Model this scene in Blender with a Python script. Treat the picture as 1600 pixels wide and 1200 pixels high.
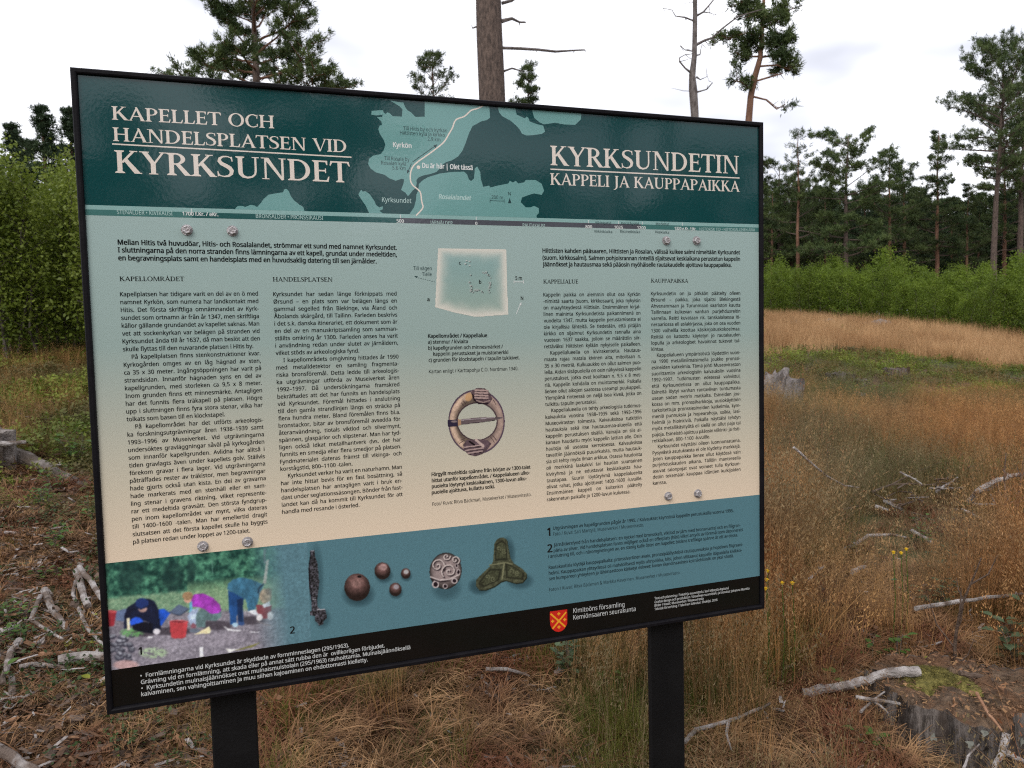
import bpy, math, random
import numpy as np
from mathutils import Vector, Matrix, noise as mnoise

for o in list(bpy.data.objects): bpy.data.objects.remove(o)
SC = bpy.context.scene
COL = SC.collection
PI = math.pi

# ------------------------------------------------------------------ camera
CAM_Z = 1.55
FPX = 1216.13                       # focal length in pixels of the 1600 wide photograph
WM = np.array([[9.99735043e-01, 2.30183148e-02, 0.0],
               [-1.45221678e-03, 6.30729061e-02, -9.98007865e-01],
               [-2.29724592e-02, 9.97743437e-01, 6.30896221e-02]])
cd = bpy.data.cameras.new('camera'); cam = bpy.data.objects.new('camera', cd); COL.objects.link(cam)
mw = Matrix.Identity(4)
for r in range(3):
    for c in range(3): mw[r][c] = WM[r][c]
mw.translation = (0, 0, CAM_Z)
cam.matrix_world = mw
cd.sensor_fit = 'HORIZONTAL'; cd.sensor_width = 36.0; cd.lens = 36.0*FPX/1600
cd.clip_start = 0.05; cd.clip_end = 3000
cd.dof.use_dof = True; cd.dof.focus_distance = 1.42; cd.dof.aperture_fstop = 13.0
SC.camera = cam

# ------------------------------------------------------------------ sky and sun
SUN_EL, SUN_AZ = math.radians(42), math.radians(200)
W = bpy.data.worlds.new("World"); SC.world = W; W.use_nodes = True
nt = W.node_tree; nt.nodes.clear()
wo = nt.nodes.new('ShaderNodeOutputWorld'); bg = nt.nodes.new('ShaderNodeBackground')
sk = nt.nodes.new('ShaderNodeTexSky'); sk.sky_type = 'NISHITA'; sk.sun_disc = False
sk.sun_elevation = SUN_EL; sk.sun_rotation = SUN_AZ
tc = nt.nodes.new('ShaderNodeTexCoord')
mp = nt.nodes.new('ShaderNodeMapping'); mp.inputs['Scale'].default_value = (1.0, 1.0, 2.6)
mp.inputs['Location'].default_value = (0.37, 0.1, 0.25)
nz = nt.nodes.new('ShaderNodeTexNoise'); nz.inputs['Scale'].default_value = 2.3
nz.inputs['Detail'].default_value = 4; nz.inputs['Roughness'].default_value = 0.5
rp = nt.nodes.new('ShaderNodeValToRGB')
rp.color_ramp.elements[0].position = 0.43; rp.color_ramp.elements[0].color = (4.9, 5.0, 5.6, 1)
rp.color_ramp.elements[1].position = 0.62; rp.color_ramp.elements[1].color = (9.8, 9.85, 10.3, 1)
mx = nt.nodes.new('ShaderNodeMix'); mx.data_type = 'RGBA'; mx.inputs[0].default_value = 0.94
nt.links.new(tc.outputs['Generated'], mp.inputs['Vector']); nt.links.new(mp.outputs[0], nz.inputs['Vector'])
nt.links.new(nz.outputs['Fac'], rp.inputs[0]); nt.links.new(sk.outputs[0], mx.inputs[6])
nt.links.new(rp.outputs[0], mx.inputs[7]); nt.links.new(mx.outputs[2], bg.inputs[0])
bg.inputs[1].default_value = 0.1
nt.links.new(bg.outputs[0], wo.inputs[0])
sd = bpy.data.lights.new('sun', 'SUN'); sun = bpy.data.objects.new('sun', sd); COL.objects.link(sun)
sd.energy = 1.1; sd.angle = math.radians(35); sd.color = (1.0, 0.96, 0.90)
sdir = Vector((math.sin(SUN_AZ)*math.cos(SUN_EL), math.cos(SUN_AZ)*math.cos(SUN_EL), math.sin(SUN_EL)))
sun.rotation_euler = sdir.to_track_quat('Z', 'Y').to_euler()
SC.view_settings.view_transform = 'Standard'; SC.view_settings.look = 'None'
SC.view_settings.exposure = 0.72; SC.view_settings.gamma = 1.0
SC.view_settings.use_curve_mapping = False
SC.cycles.filter_width = 1.15; SC.cycles.use_denoising = False; SC.cycles.max_bounces = 6; SC.cycles.diffuse_bounces = 3; SC.cycles.transparent_max_bounces = 4

# ------------------------------------------------------------------ helpers
def srgb(r, g, b):
    def f(c):
        c /= 255.0
        return c/12.92 if c <= 0.04045 else ((c+0.055)/1.055)**2.4
    return (f(r), f(g), f(b), 1.0)

def lin(a):
    a = np.clip(a, 0, 255)/255.0
    return np.where(a <= 0.04045, a/12.92, ((a+0.055)/1.055)**2.4)

def tag(o, label=None, cat=None, group=None, kind=None):
    if label: o['label'] = label
    if cat: o['category'] = cat
    if group: o['group'] = group
    if kind: o['kind'] = kind
    return o

def empty(name, loc=(0, 0, 0), rz=0.0):
    o = bpy.data.objects.new(name, None); COL.objects.link(o)
    o.location = loc; o.rotation_euler = (0, 0, rz); o.empty_display_size = 0.1
    return o

class MB:
    def __init__(s): s.v = []; s.f = []
    def add(s, v, f):
        k = len(s.v); s.v += [tuple(p) for p in v]; s.f += [tuple(i+k for i in q) for q in f]
    def box(s, a, b):
        x0, y0, z0 = a; x1, y1, z1 = b
        s.add([(x0,y0,z0),(x1,y0,z0),(x1,y1,z0),(x0,y1,z0),(x0,y0,z1),(x1,y0,z1),(x1,y1,z1),(x0,y1,z1)],
              [(0,3,2,1),(4,5,6,7),(0,1,5,4),(1,2,6,5),(2,3,7,6),(3,0,4,7)])
    def tube(s, pts, rad, n=6, cap=True, rough=0.0, rnd=random):
        pts = [Vector(p) for p in pts]; k = len(s.v); m = len(pts)
        t0 = (pts[1]-pts[0]).normalized()
        a = Vector((0, 0, 1)) if abs(t0.z) < 0.9 else Vector((1, 0, 0))
        u = t0.cross(a).normalized()
        for i, p in enumerate(pts):
            t = (pts[min(i+1, m-1)]-pts[max(i-1, 0)])
            if t.length < 1e-9: t = t0.copy()
            t.normalize()
            u = (u - t*u.dot(t))
            if u.length < 1e-6: u = t.orthogonal()
            u.normalize(); w = t.cross(u)
            for j in range(n):
                an = 2*PI*j/n; r = rad[i]*(1+rough*(rnd.random()-0.5)*2)
                q = p + u*(math.cos(an)*r) + w*(math.sin(an)*r)
                s.v.append((q.x, q.y, q.z))
        for i in range(m-1):
            for j in range(n):
                j2 = (j+1) % n
                s.f.append((k+i*n+j, k+i*n+j2, k+(i+1)*n+j2, k+(i+1)*n+j))
        if cap:
            s.f.append(tuple(k+j for j in range(n))[::-1]); s.f.append(tuple(k+(m-1)*n+j for j in range(n)))
    def mesh(s, name):
        me = bpy.data.meshes.new(name); me.from_pydata(s.v, [], s.f); me.update(); return me
    def build(s, name, mat, parent=None, smooth=False):
        me = s.mesh(name)
        if mat: me.materials.append(mat)
        if smooth: me.shade_smooth()
        return link(name, me, parent)

def link(name, me, parent=None):
    o = bpy.data.objects.new(name, me); COL.objects.link(o)
    if parent: o.parent = parent
    return o

def copy_tree(o, parent=None):
    c = o.copy(); COL.objects.link(c)
    if parent: c.parent = parent
    for ch in list(o.children): copy_tree(ch, c)
    return c

def np_mesh(name, V, F, mat=None):
    """V (n,3), F (m,k) with k constant"""
    me = bpy.data.meshes.new(name); V = np.asarray(V, np.float32); F = np.asarray(F, np.int32)
    k = F.shape[1]
    me.vertices.add(len(V)); me.vertices.foreach_set('co', V.ravel())
    me.loops.add(F.size); me.loops.foreach_set('vertex_index', F.ravel())
    me.polygons.add(len(F)); me.polygons.foreach_set('loop_start', np.arange(0, F.size, k, dtype=np.int32))
    me.update(calc_edges=True); me.validate()
    if mat: me.materials.append(mat)
    return me

# ------------------------------------------------------------------ materials
def mat_base(name):
    m = bpy.data.materials.new(name); m.use_nodes = True
    n = m.node_tree; b = n.nodes['Principled BSDF']; return m, n, b

def nmat(name, c1, c2, scale=8, rough=0.8, bump=0.0, bscale=None, c3=None, s3=1.0, coord='Object', stretch=(1,1,1), detail=6,
         lo=0.35, hi=0.65, trans=0.0, rand=0.0, spec=0.3):
    """colour = two-colour noise, optional third colour by a slower noise, optional per-object brightness variation"""
    m, n, b = mat_base(name)
    L = n.links
    if coord == 'Position':
        g = n.nodes.new('ShaderNodeNewGeometry'); src = g.outputs['Position']
    else:
        g = n.nodes.new('ShaderNodeTexCoord'); src = g.outputs['Object']
    mpn = n.nodes.new('ShaderNodeMapping'); mpn.inputs['Scale'].default_value = stretch
    L.new(src, mpn.inputs['Vector'])
    def noise(sc, d=detail):
        q = n.nodes.new('ShaderNodeTexNoise'); q.inputs['Scale'].default_value = sc
        q.inputs['Detail'].default_value = d; L.new(mpn.outputs[0], q.inputs['Vector']); return q
    q = noise(scale); r = n.nodes.new('ShaderNodeMapRange')
    r.inputs[1].default_value = lo; r.inputs[2].default_value = hi
    L.new(q.outputs['Fac'], r.inputs[0])
    x = n.nodes.new('ShaderNodeMix'); x.data_type = 'RGBA'; L.new(r.outputs[0], x.inputs[0])
    x.inputs[6].default_value = c1; x.inputs[7].default_value = c2; out = x.outputs[2]
    if c3:
        q3 = noise(s3, 3); r3 = n.nodes.new('ShaderNodeMapRange'); r3.inputs[1].default_value = 0.47; r3.inputs[2].default_value = 0.60
        L.new(q3.outputs['Fac'], r3.inputs[0])
        x3 = n.nodes.new('ShaderNodeMix'); x3.data_type = 'RGBA'; L.new(r3.outputs[0], x3.inputs[0])
        L.new(out, x3.inputs[6]); x3.inputs[7].default_value = c3; out = x3.outputs[2]
    if rand:
        oi = n.nodes.new('ShaderNodeObjectInfo'); mr = n.nodes.new('ShaderNodeMapRange')
        mr.inputs[3].default_value = 1-rand; mr.inputs[4].default_value = 1+rand
        L.new(oi.outputs['Random'], mr.inputs[0])
        hs = n.nodes.new('ShaderNodeHueSaturation'); L.new(mr.outputs[0], hs.inputs['Value']); L.new(out, hs.inputs['Color'])
        out = hs.outputs[0]
    L.new(out, b.inputs['Base Color']); b.inputs['Roughness'].default_value = rough
    b.inputs['Specular IOR Level'].default_value = spec
    if bump:
        qb = noise(bscale or scale*3); bn = n.nodes.new('ShaderNodeBump'); bn.inputs['Strength'].default_value = bump
        bn.inputs['Distance'].default_value = 0.02
        L.new(qb.outputs['Fac'], bn.inputs['Height']); L.new(bn.outputs[0], b.inputs['Normal'])
    if trans:
        tr = n.nodes.new('ShaderNodeBsdfTranslucent'); L.new(out, tr.inputs['Color'])
        ms = n.nodes.new('ShaderNodeMixShader'); ms.inputs[0].default_value = trans
        o = n.nodes['Material Output']; L.new(b.outputs[0], ms.inputs[1]); L.new(tr.outputs[0], ms.inputs[2]); L.new(ms.outputs[0], o.inputs[0])
    return m

# ------------------------------------------------------------------ terrain
def smin(a, b, k): 
    h = max(0.0, min(1.0, 0.5+0.5*(b-a)/k)); return b*(1-h)+a*h-k*h*(1-h)
def terrain(x, y):
    z = 0.1*y-0.087*x
    z = smin(z, 2.25, 1.2)
    z = -smin(-z, 0.75, 0.8)
    # beyond the clearing the ground levels out
    z += 0.05*mnoise.noise(Vector((x*0.35, y*0.35, 0))) + 0.022*mnoise.noise(Vector((x*1.3, y*1.3, 3)))
    return z
def ray(px, py):
    d = WM @ np.array([px-800.0, -(py-600.0), -FPX]); return Vector(d).normalized()
def ground_at(px, py):
    """where the line of sight through a photo pixel meets the terrain"""
    d = ray(px, py); o = Vector((0, 0, CAM_Z)); t = 0.5
    prev = t
    while t < 90:
        p = o+d*t
        if p.z < terrain(p.x, p.y): break
        prev = t; t += 0.05+0.01*t
    a, b = prev, t
    for _ in range(18):
        m_ = (a+b)/2; p = o+d*m_
        if p.z < terrain(p.x, p.y): b = m_
        else: a = m_
    p = o+d*((a+b)/2); return Vector((p.x, p.y, terrain(p.x, p.y)))
def at_depth(px, py, Y):
    d = ray(px, py); return Vector((0, 0, CAM_Z))+d*(Y/d.y)

def warp(n, ext, p):
    u = np.linspace(-1, 1, n); return np.sign(u)*np.abs(u)**p*ext
gx = warp(260, 400, 3.2); gy = warp(260, 400, 3.2)+4.0
V = []; 
for y in gy:
    for x in gx: V.append((x, y, terrain(x, y)))
n_ = len(gx)
idx = np.arange(n_*n_).reshape(n_, n_)
F = np.stack([idx[:-1, :-1], idx[:-1, 1:], idx[1:, 1:], idx[1:, :-1]], -1).reshape(-1, 4)
M_ground = nmat('ground_soil', (0.060, 0.036, 0.018, 1), (0.130, 0.076, 0.036, 1), 9, 0.95, 0.8, 40,
                (0.060, 0.062, 0.022, 1), 0.7, coord='Position')
g = link('ground', np_mesh('ground', V, F, M_ground)); g.data.shade_smooth()
tag(g, 'gently rising clearing floor of brown soil, moss and litter', kind='structure')
# ------------------------------------------------------------------ the information sign
SW, SH = 1.2, 0.970                         # outer size of the board with its frame
TLw = at_depth(110, 106, 1.162)
UD = Vector((1.135, 0.391, 0)).normalized()
TL = Vector((0,0,CAM_Z)) + Vector((-0.633, 1.162, 0.403))
ND = Vector((UD.y, -UD.x, 0))              # towards the viewer
TOPZ = TL.z
base = TL + UD*(SW/2); bz = terrain(base.x, base.y)
SIGN = empty('information_sign', (base.x, base.y, bz), math.atan2(UD.y, UD.x))
tag(SIGN, 'large bilingual information board in a black frame on two black posts', 'sign')
HT = TOPZ-bz                                # height of the board's top over the sign's foot

def S(px, py):
    """photo pixel -> (u, v) in metres on the board, from its top left corner"""
    d = ray(px, py); o = Vector((0, 0, CAM_Z)); t = (TL-o).dot(ND)/d.dot(ND); p = o+d*t
    return (p-TL).dot(UD), TOPZ-p.z
# forward map for painting
Minv = np.linalg.inv(WM)
def to_px(u, v):
    X = TL.x+UD.x*u; Y = TL.y+UD.y*u; Z = (TOPZ-v)-CAM_Z
    P = np.stack([X, Y, Z], -1) @ Minv.T
    return 800+FPX*P[..., 0]/-P[..., 2], 600-FPX*P[..., 1]/-P[..., 2]
def L3(u, v, d=0.0): return (u-SW/2, -d*0.3, HT-v)   # board coords -> sign local; d = height above the board face

def gloss(name, col=None, attr=None, grad=None, rough=0.07, grain=None):
    m, n, b = mat_base(name); L = n.links
    if col: b.inputs['Base Color'].default_value = col
    out = None
    if attr:
        a = n.nodes.new('ShaderNodeAttribute'); a.attribute_name = attr; out = a.outputs['Color']
    if grad:
        t = n.nodes.new('ShaderNodeTexCoord'); sp = n.nodes.new('ShaderNodeSeparateXYZ'); L.new(t.outputs['Object'], sp.inputs[0])
        mr = n.nodes.new('ShaderNodeMapRange'); mr.inputs[1].default_value = HT; mr.inputs[2].default_value = HT-SH
        L.new(sp.outputs['Z'], mr.inputs[0])
        r = n.nodes.new('ShaderNodeValToRGB'); L.new(mr.outputs[0], r.inputs[0])
        while len(r.color_ramp.elements) < len(grad): r.color_ramp.elements.new(0.5)
        for e, (p, c) in zip(r.color_ramp.elements, grad): e.position = p; e.color = c
        out = r.outputs[0]
    t2 = n.nodes.new('ShaderNodeTexCoord')
    if grain:
        q = n.nodes.new('ShaderNodeTexNoise'); q.inputs['Scale'].default_value = 900; q.inputs['Detail'].default_value = 2
        L.new(t2.outputs['Object'], q.inputs['Vector'])
        mg = n.nodes.new('ShaderNodeMapRange'); mg.inputs[1].default_value = 0.3; mg.inputs[2].default_value = 0.7
        mg.inputs[3].default_value = 1-grain; mg.inputs[4].default_value = 1+grain
        L.new(q.outputs['Fac'], mg.inputs[0])
        hs = n.nodes.new('ShaderNodeHueSaturation'); L.new(mg.outputs[0], hs.inputs['Value'])
        if out: L.new(out, hs.inputs['Color'])
        else: hs.inputs['Color'].default_value = col
        out = hs.outputs[0]
    if out: L.new(out, b.inputs['Base Color'])
    b.inputs['Roughness'].default_value = rough; b.inputs['IOR'].default_value = 1.50
    # faint orange peel of the laminate
    q = n.nodes.new('ShaderNodeTexNoise'); q.inputs['Scale'].default_value = 160; q.inputs['Detail'].default_value = 2
    q2 = n.nodes.new('ShaderNodeTexNoise'); q2.inputs['Scale'].default_value = 9; q2.inputs['Detail'].default_value = 1
    L.new(t2.outputs['Object'], q.inputs['Vector']); L.new(t2.outputs['Object'], q2.inputs['Vector'])
    ma = n.nodes.new('ShaderNodeMath'); ma.operation = 'MULTIPLY_ADD'; ma.inputs[1].default_value = 2.2
    L.new(q2.outputs['Fac'], ma.inputs[0]); L.new(q.outputs['Fac'], ma.inputs[2])
    bn = n.nodes.new('ShaderNodeBump'); bn.inputs['Strength'].default_value = 0.5; bn.inputs['Distance'].default_value = 0.00011
    L.new(ma.outputs[0], bn.inputs['Height']); L.new(bn.outputs[0], b.inputs['Normal'])
    return m

GRAD = [(0.25, (0.350, 0.460, 0.440, 1)), (0.42, (0.330, 0.425, 0.395, 1)), (0.52, (0.445, 0.470, 0.400, 1)),
        (0.64, (0.610, 0.550, 0.430, 1)), (0.76, (0.780, 0.630, 0.475, 1))]
M_panel = gloss('print_panel_gradient', grad=GRAD, grain=0.025)
M_dark = gloss('print_dark_green', (0.0070, 0.056, 0.058, 1), grain=0.03)
M_land = gloss('print_land_green', (0.160, 0.340, 0.325, 1), grain=0.03)
M_strip = gloss('print_pale_strip', (0.260, 0.430, 0.410, 1), grain=0.03)
M_tealstrip = gloss('print_teal_strip', (0.060, 0.170, 0.158, 1), grain=0.03)
M_tealdark = gloss('print_dark_teal_strip', (0.022, 0.095, 0.092, 1), grain=0.03)
M_greystrip = gloss('print_grey_strip', (0.085, 0.088, 0.105, 1), grain=0.03)
M_teal = gloss('print_teal_band', (0.096, 0.210, 0.248, 1), grain=0.08)
M_black = gloss('print_black_band', (0.0035, 0.0036, 0.0040, 1))
M_ink = gloss('print_black_ink', (0.008, 0.009, 0.010, 1))
M_inkgrey = gloss('print_grey_ink', (0.020, 0.050, 0.054, 1))
M_inkblue = gloss('print_blue_ink', (0.012, 0.026, 0.034, 1))
M_cream = gloss('print_cream_ink', (0.76, 0.67, 0.59, 1))
M_white = gloss('print_white_ink', (0.70, 0.72, 0.70, 1))
M_paleink = gloss('print_pale_ink', (0.44, 0.60, 0.57, 1))
M_painted = gloss('print_picture', attr='Col')
M_red = gloss('print_red', (0.58, 0.020, 0.014, 1)); M_yellow = gloss('print_yellow', (0.80, 0.34, 0.025, 1))
M_frame = nmat('black_powder_coat', (0.0045, 0.0040, 0.0055, 1), (0.0085, 0.0075, 0.0095, 1), 30, 0.5, 0.05, 300, spec=0.13)
M_post = nmat('black_painted_post', (0.0035, 0.0035, 0.0042, 1), (0.007, 0.0068, 0.0075, 1), 12, 0.55, 0.08, 200, spec=0.22)
M_steel = nmat('worn_galvanised_steel', (0.52, 0.50, 0.51, 1), (0.28, 0.25, 0.25, 1), 140, 0.38, 0.25, 300, spec=0.6)
M_steel.node_tree.nodes['Principled BSDF'].inputs['Metallic'].default_value = 0.35

bm_ = MB(); FW = 0.0090
bm_.box((-SW/2+0.002, 0.0, HT-SH+0.002), (SW/2-0.002, 0.006, HT-0.002))
BOARD = bm_.build('board', M_panel, SIGN)
# frame rails, mitred, each with a rounded front lip
def rail(p0, p1, inward, name='frame_rail'):
    """p0,p1 outer corners (u,v); inward = unit (du,dv)"""
    mb = MB(); prof = [(0, 0.020), (0, -0.0035), (0.0015, -0.0055), (FW-0.0030, -0.0055), (FW-0.0010, -0.0045), (FW, -0.0020), (FW, 0.0004), (FW, 0.020)]
    d = ((p1[0]-p0[0]), (p1[1]-p0[1])); ln = math.hypot(*d); d = (d[0]/ln, d[1]/ln)
    v = []
    for (P, sgn) in ((p0, 1), (p1, -1)):
        for (w, y) in prof:
            uu = P[0]+inward[0]*w+d[0]*w*sgn; vv = P[1]+inward[1]*w+d[1]*w*sgn
            v.append((uu-SW/2, y, HT-vv))
    k = len(prof); f = [(i, (i+1) % k, k+(i+1) % k, k+i) for i in range(k)] + [tuple(range(k))[::-1], tuple(range(k, 2*k))]
    mb.add(v, f); return mb.build(name, M_frame, SIGN)
rail((0, 0), (SW, 0), (0, 1)); rail((SW, 0), (SW, SH), (-1, 0)); rail((SW, SH), (0, SH), (0, -1)); rail((0, SH), (0, 0), (1, 0))
# posts: flat bars behind the board
def Sd(px, py, dep=0.0215):
    d = ray(px, py); o = Vector((0, 0, CAM_Z)); t = (TL-ND*dep-o).dot(ND)/d.dot(ND); p = o+d*t; return (p-TL).dot(UD), TOPZ-p.z
for (pa, pb) in (((328, 1092), (400, 1082)), ((1015, 978), (1069, 970))):
    ua = Sd(*pa)[0]; ub = Sd(*pb)[0]; uc = (ua+ub)/2; hw = (ub-ua)/2
    # stand a little behind the front face: shift for the parallax of the depth
    p = base+UD*(uc-SW/2); lz = terrain(p.x, p.y)-bz
    mb = MB(); x0, x1 = uc-SW/2-hw, uc-SW/2+hw; y0, y1 = 0.0215, 0.0335; c = 0.003
    ring = [(x0+c, y0), (x1-c, y0), (x1, y0+c), (x1, y1-c), (x1-c, y1), (x0+c, y1), (x0, y1-c), (x0, y0+c)]
    v = [(a, b, lz-0.3) for a, b in ring]+[(a, b, HT-0.03) for a, b in ring]
    mb.add(v, [(i, (i+1) % 8, 8+(i+1) % 8, 8+i) for i in range(8)]+[tuple(range(8))[::-1], tuple(range(8, 16))])
    mb.build('post', M_post, SIGN)
# bolts
bolt_me = None
rb = random.Random(3)
for (px, py) in ((292, 359.4), (363, 360.8), (1040.7, 376), (1088, 376), (316.9, 853.5), (386.6, 846.6), (1043.7, 775), (1090, 771)):
    u, v = S(px, py)
    if bolt_me is None:
        mb = MB(); n = 6
        def ringp(r, y, n=6, off=0.0): return [(r*math.cos(2*PI*i/n+off), y, r*math.sin(2*PI*i/n+off)) for i in range(n)]
        rs = [ringp(.0066, 0), ringp(.0068, -.0035), ringp(.0063, -.0046), ringp(.0052, -.0050), ringp(.0040, -.0046)]
        vv = sum(rs, []); ff = []
        for i in range(len(rs)-1):
            for j in range(6): ff.append((i*6+j, i*6+(j+1) % 6, (i+1)*6+(j+1) % 6, (i+1)*6+j))
        ff.append(tuple(range(24, 30))); mb.add(vv, ff)
        bolt_me = mb.mesh('bolt'); bolt_me.materials.append(M_steel)
        wb = MB(); n = 16; w0 = ringp(.0085, -0.0002, 16); w1 = ringp(.0083, -0.0012, 16)
        wb.add(w0+w1, [(i, (i+1) % n, n+(i+1) % n, n+i) for i in range(n)]+[tuple(range(n, 2*n))])
        wash_me = wb.mesh('washer'); wash_me.materials.append(M_steel)
    b = link('bolt', bolt_me, SIGN); b.location = (u-SW/2, -0.0016, HT-v); b.rotation_euler = (0, rb.random()*PI, 0)
    w = link('washer', wash_me, b); w.location = (0, 0.0014, 0)

# ---------------- flat prints on the board
def poly_print(name, polys, mat, d, parent=None, px=True, step=0.00003):
    """polygons given in photo pixels (or u,v) laid on the board"""
    mb = MB()
    for i, P in enumerate(polys):
        q = [S(*p) for p in P] if px else P
        mb.add([L3(u, v, d+i*step) for u, v in q], [tuple(range(len(q)))])
    o = mb.build(name, mat, parent or BOARD); return o

def band(yl, yr, xl, xr):
    """corner list of a horizontal strip: px y at left/right for top and bottom edge"""
    return [(xl, yl[0]), (xr, yr[0]), (xr, yr[1]), (xl, yl[1])]
def uvrect(u0, v0, u1, v1): return [(u0, v0), (u1, v0), (u1, v1), (u0, v1)]
E0, E1 = FW-0.001, SW-FW+0.001
def ve(px, py): return S(px, py)[1]
v_head = 0.1970                                             # bottom of the dark header
v_s1 = v_head+0.0064; v_s2 = v_s1+0.0086
v_b0 = (ve(163, 880)+ve(1186, 773.4))/2; v_b1 = (ve(172, 1047)+ve(1187, 900))/2
print('HEAD', ve(131.6, 319), ve(560, 333), ve(1187, 351), 'B0', ve(163, 880), ve(450, 850.3), ve(615, 830), ve(840, 806), ve(1186, 773.4), 'B1', ve(172, 1047), ve(440, 1007.5), ve(840, 948.7), ve(1187, 900), v_s1, v_s2)
poly_print('header_panel', [uvrect(E0, E0, E1, v_head)], M_dark, 0.0003, px=False)
poly_print('pale_strip', [uvrect(E0, v_head, E1, v_s1)], M_strip, 0.0003, px=False)
u5 = S(625, 348)[0]; u12 = S(1002, 357)[0]; u13 = S(1066, 358)[0]; u17 = S(300, 335)[0]
poly_print('timeline_strip', [uvrect(E0, v_s1, u17, v_s2)], M_tealstrip, 0.0003, px=False)
poly_print('timeline_strip', [uvrect(u17, v_s1, u5, v_s2)], M_tealdark, 0.0003, px=False)
poly_print('timeline_strip', [uvrect(u5, v_s1, u12, v_s2)], M_greystrip, 0.0003, px=False)
poly_print('timeline_strip', [uvrect(u12, v_s1, E1, v_s2)], M_tealstrip, 0.0003, px=False)
poly_print('teal_band', [uvrect(E0, v_b0, E1, v_b1)], M_teal, 0.0003, px=False)
poly_print('black_band', [uvrect(E0, v_b1, E1, SH-E0)], M_black, 0.0003, px=False)

def cB(P, ox=540, oy=140, s=4.2105): return [(x/s+ox, y/s+oy) for x, y in P]
def clipv(P):                                             # keep map shapes inside the header
    out = []
    for (u, v) in P: out.append((u, min(max(v, E0), v_head+0.0)))
    return out
kyrk = cB([(520,60),(700,60),(905,60),(945,100),(950,185),(930,200),(890,210),(855,230),(835,240),(815,280),(800,320),(790,350),(770,400),(740,440),(700,465),(660,478),(640,490),(620,520),(600,540),(560,555),(510,565),(480,578),(466,595),(468,620),(458,650),(440,665),(425,685),(410,702),(395,680),(365,660),(380,620),(385,592),(370,586),(330,600),(290,585),(255,560),(200,545),(165,520),(148,490),(155,455),(180,435),(230,425),(250,400),(262,365),(250,330),(225,290),(215,260),(225,235),(240,235),(235,210),(215,190),(205,182),(240,180),(245,165),(200,170),(168,165),(172,140),(245,135),(250,150),(262,160),(275,150),(290,155),(310,175),(370,178),(374,130),(355,110),(330,95),(290,70),(345,82),(380,85),(390,112),(405,135),(430,150),(460,180),(520,178)])
rosa = cB([(510,595),(540,577),(620,552),(700,542),(780,540),(800,560),(810,590),(825,602),(845,585),(850,520),(865,505),(885,540),(890,590),(905,640),(945,632),(952,644),(1000,632),(1070,618),(1080,600),(1100,612),(1120,600),(1135,618),(1175,610),(1185,595),(1250,595),(1290,620),(1305,665),(1290,693),(1240,683),(1200,695),(1160,710),(1152,740),(1185,775),(1215,775),(1240,765),(1270,780),(1272,810),(1255,830),(1258,856),(420,826),(450,775),(462,730),(466,690),(478,665),(482,620)])
ne1 = cB([(1000,110),(1115,112),(1125,165),(1180,190),(1190,178),(1202,185),(1210,210),(1260,228),(1300,238),(1312,278),(1290,292),(1230,300),(1190,302),(1160,290),(1145,262),(1120,235),(1085,205),(1030,175),(1010,150)])
ne2 = cB([(1225,110),(1550,110),(1548,195),(1510,232),(1440,230),(1380,218),(1330,225),(1302,228),(1275,215),(1240,185)])
sw1 = cB([(95,668),(105,660),(112,672),(130,668),(160,690),(190,735),(200,760),(222,775),(245,768),(243,788),(222,798),(242,812),(246,820),(155,816),(130,760),(98,715),(84,690)])
isl = cB([(932,818),(945,806),(970,806),(985,812),(1015,800),(1035,804),(1050,812),(1070,790),(1085,768),(1105,752),(1108,746),(1150,738),(1190,732),(1197,716),(1210,714),(1222,726),(1232,752),(1250,776),(1280,800),(1300,812),(1308,840),(932,827)], 100, 90, 3.478)
lands = [clipv([S(*p) for p in P]) for P in (kyrk, rosa, ne1, ne2, sw1, isl)]
for P in lands: poly_print('printed_land', [P], M_land, 0.0006, px=False)
# the road and the arrows on the map
def stroke(P, w, closed=False):
    """ribbon polygon around a polyline, (u,v) metres"""
    P = [Vector((a, b)) for a, b in P]; Lp = []; Rp = []
    for i, p in enumerate(P):
        t = (P[min(i+1, len(P)-1)]-P[max(i-1, 0)]).normalized(); n = Vector((-t.y, t.x))
        ww = w[i] if isinstance(w, (list, tuple)) else w
        Lp.append(p+n*ww/2); Rp.append(p-n*ww/2)
    return [tuple(q) for q in Lp]+[tuple(q) for q in Rp[::-1]]
def ribbon(name, px, w, mat, d, parent=None, smooth=0):
    P = [S(*p) for p in px]
    for _ in range(smooth):
        Q = [P[0]]
        for a, b in zip(P[:-1], P[1:]):
            Q += [(a[0]*.75+b[0]*.25, a[1]*.75+b[1]*.25), (a[0]*.25+b[0]*.75, a[1]*.25+b[1]*.75)]
        P = Q+[P[-1]]
    mb = MB(); s = stroke(P, w); n = len(P)
    mb.add([L3(u, v, d) for u, v in s], [(i, i+1, 2*n-2-i, 2*n-1-i) for i in range(n-1)])
    return mb.build(name, mat, parent or BOARD)
ribbon('map_road', cB([(463,829),(500,792),(512,770),(500,740),(495,680),(480,660),(440,630),(425,600),(425,550),(440,505),(480,470),(540,430),(600,385),(650,345),(680,290),(705,250),(715,210),(735,190),(780,180),(810,150),(830,133),(870,125),(915,100)]), 0.0023, M_cream, 0.0010, smooth=2)
ribbon('map_arrow', cB([(440,476),(590,370)]), 0.0011, M_inkgrey, 0.0010)
ribbon('map_arrow', cB([(433,487),(412,535)]), 0.0011, M_inkgrey, 0.0010)
for P in ([(602,360),(592,385),(578,368)], [(405,552),(404,528),(422,536)], [(1079,712),(1090,747),(1068,747)]): poly_print('arrow_head', [cB(P)], M_inkgrey, 0.0011)
ribbon('map_scale', cB([(950,730),(1043,734)]), 0.0009, M_inkgrey, 0.0010)
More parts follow.
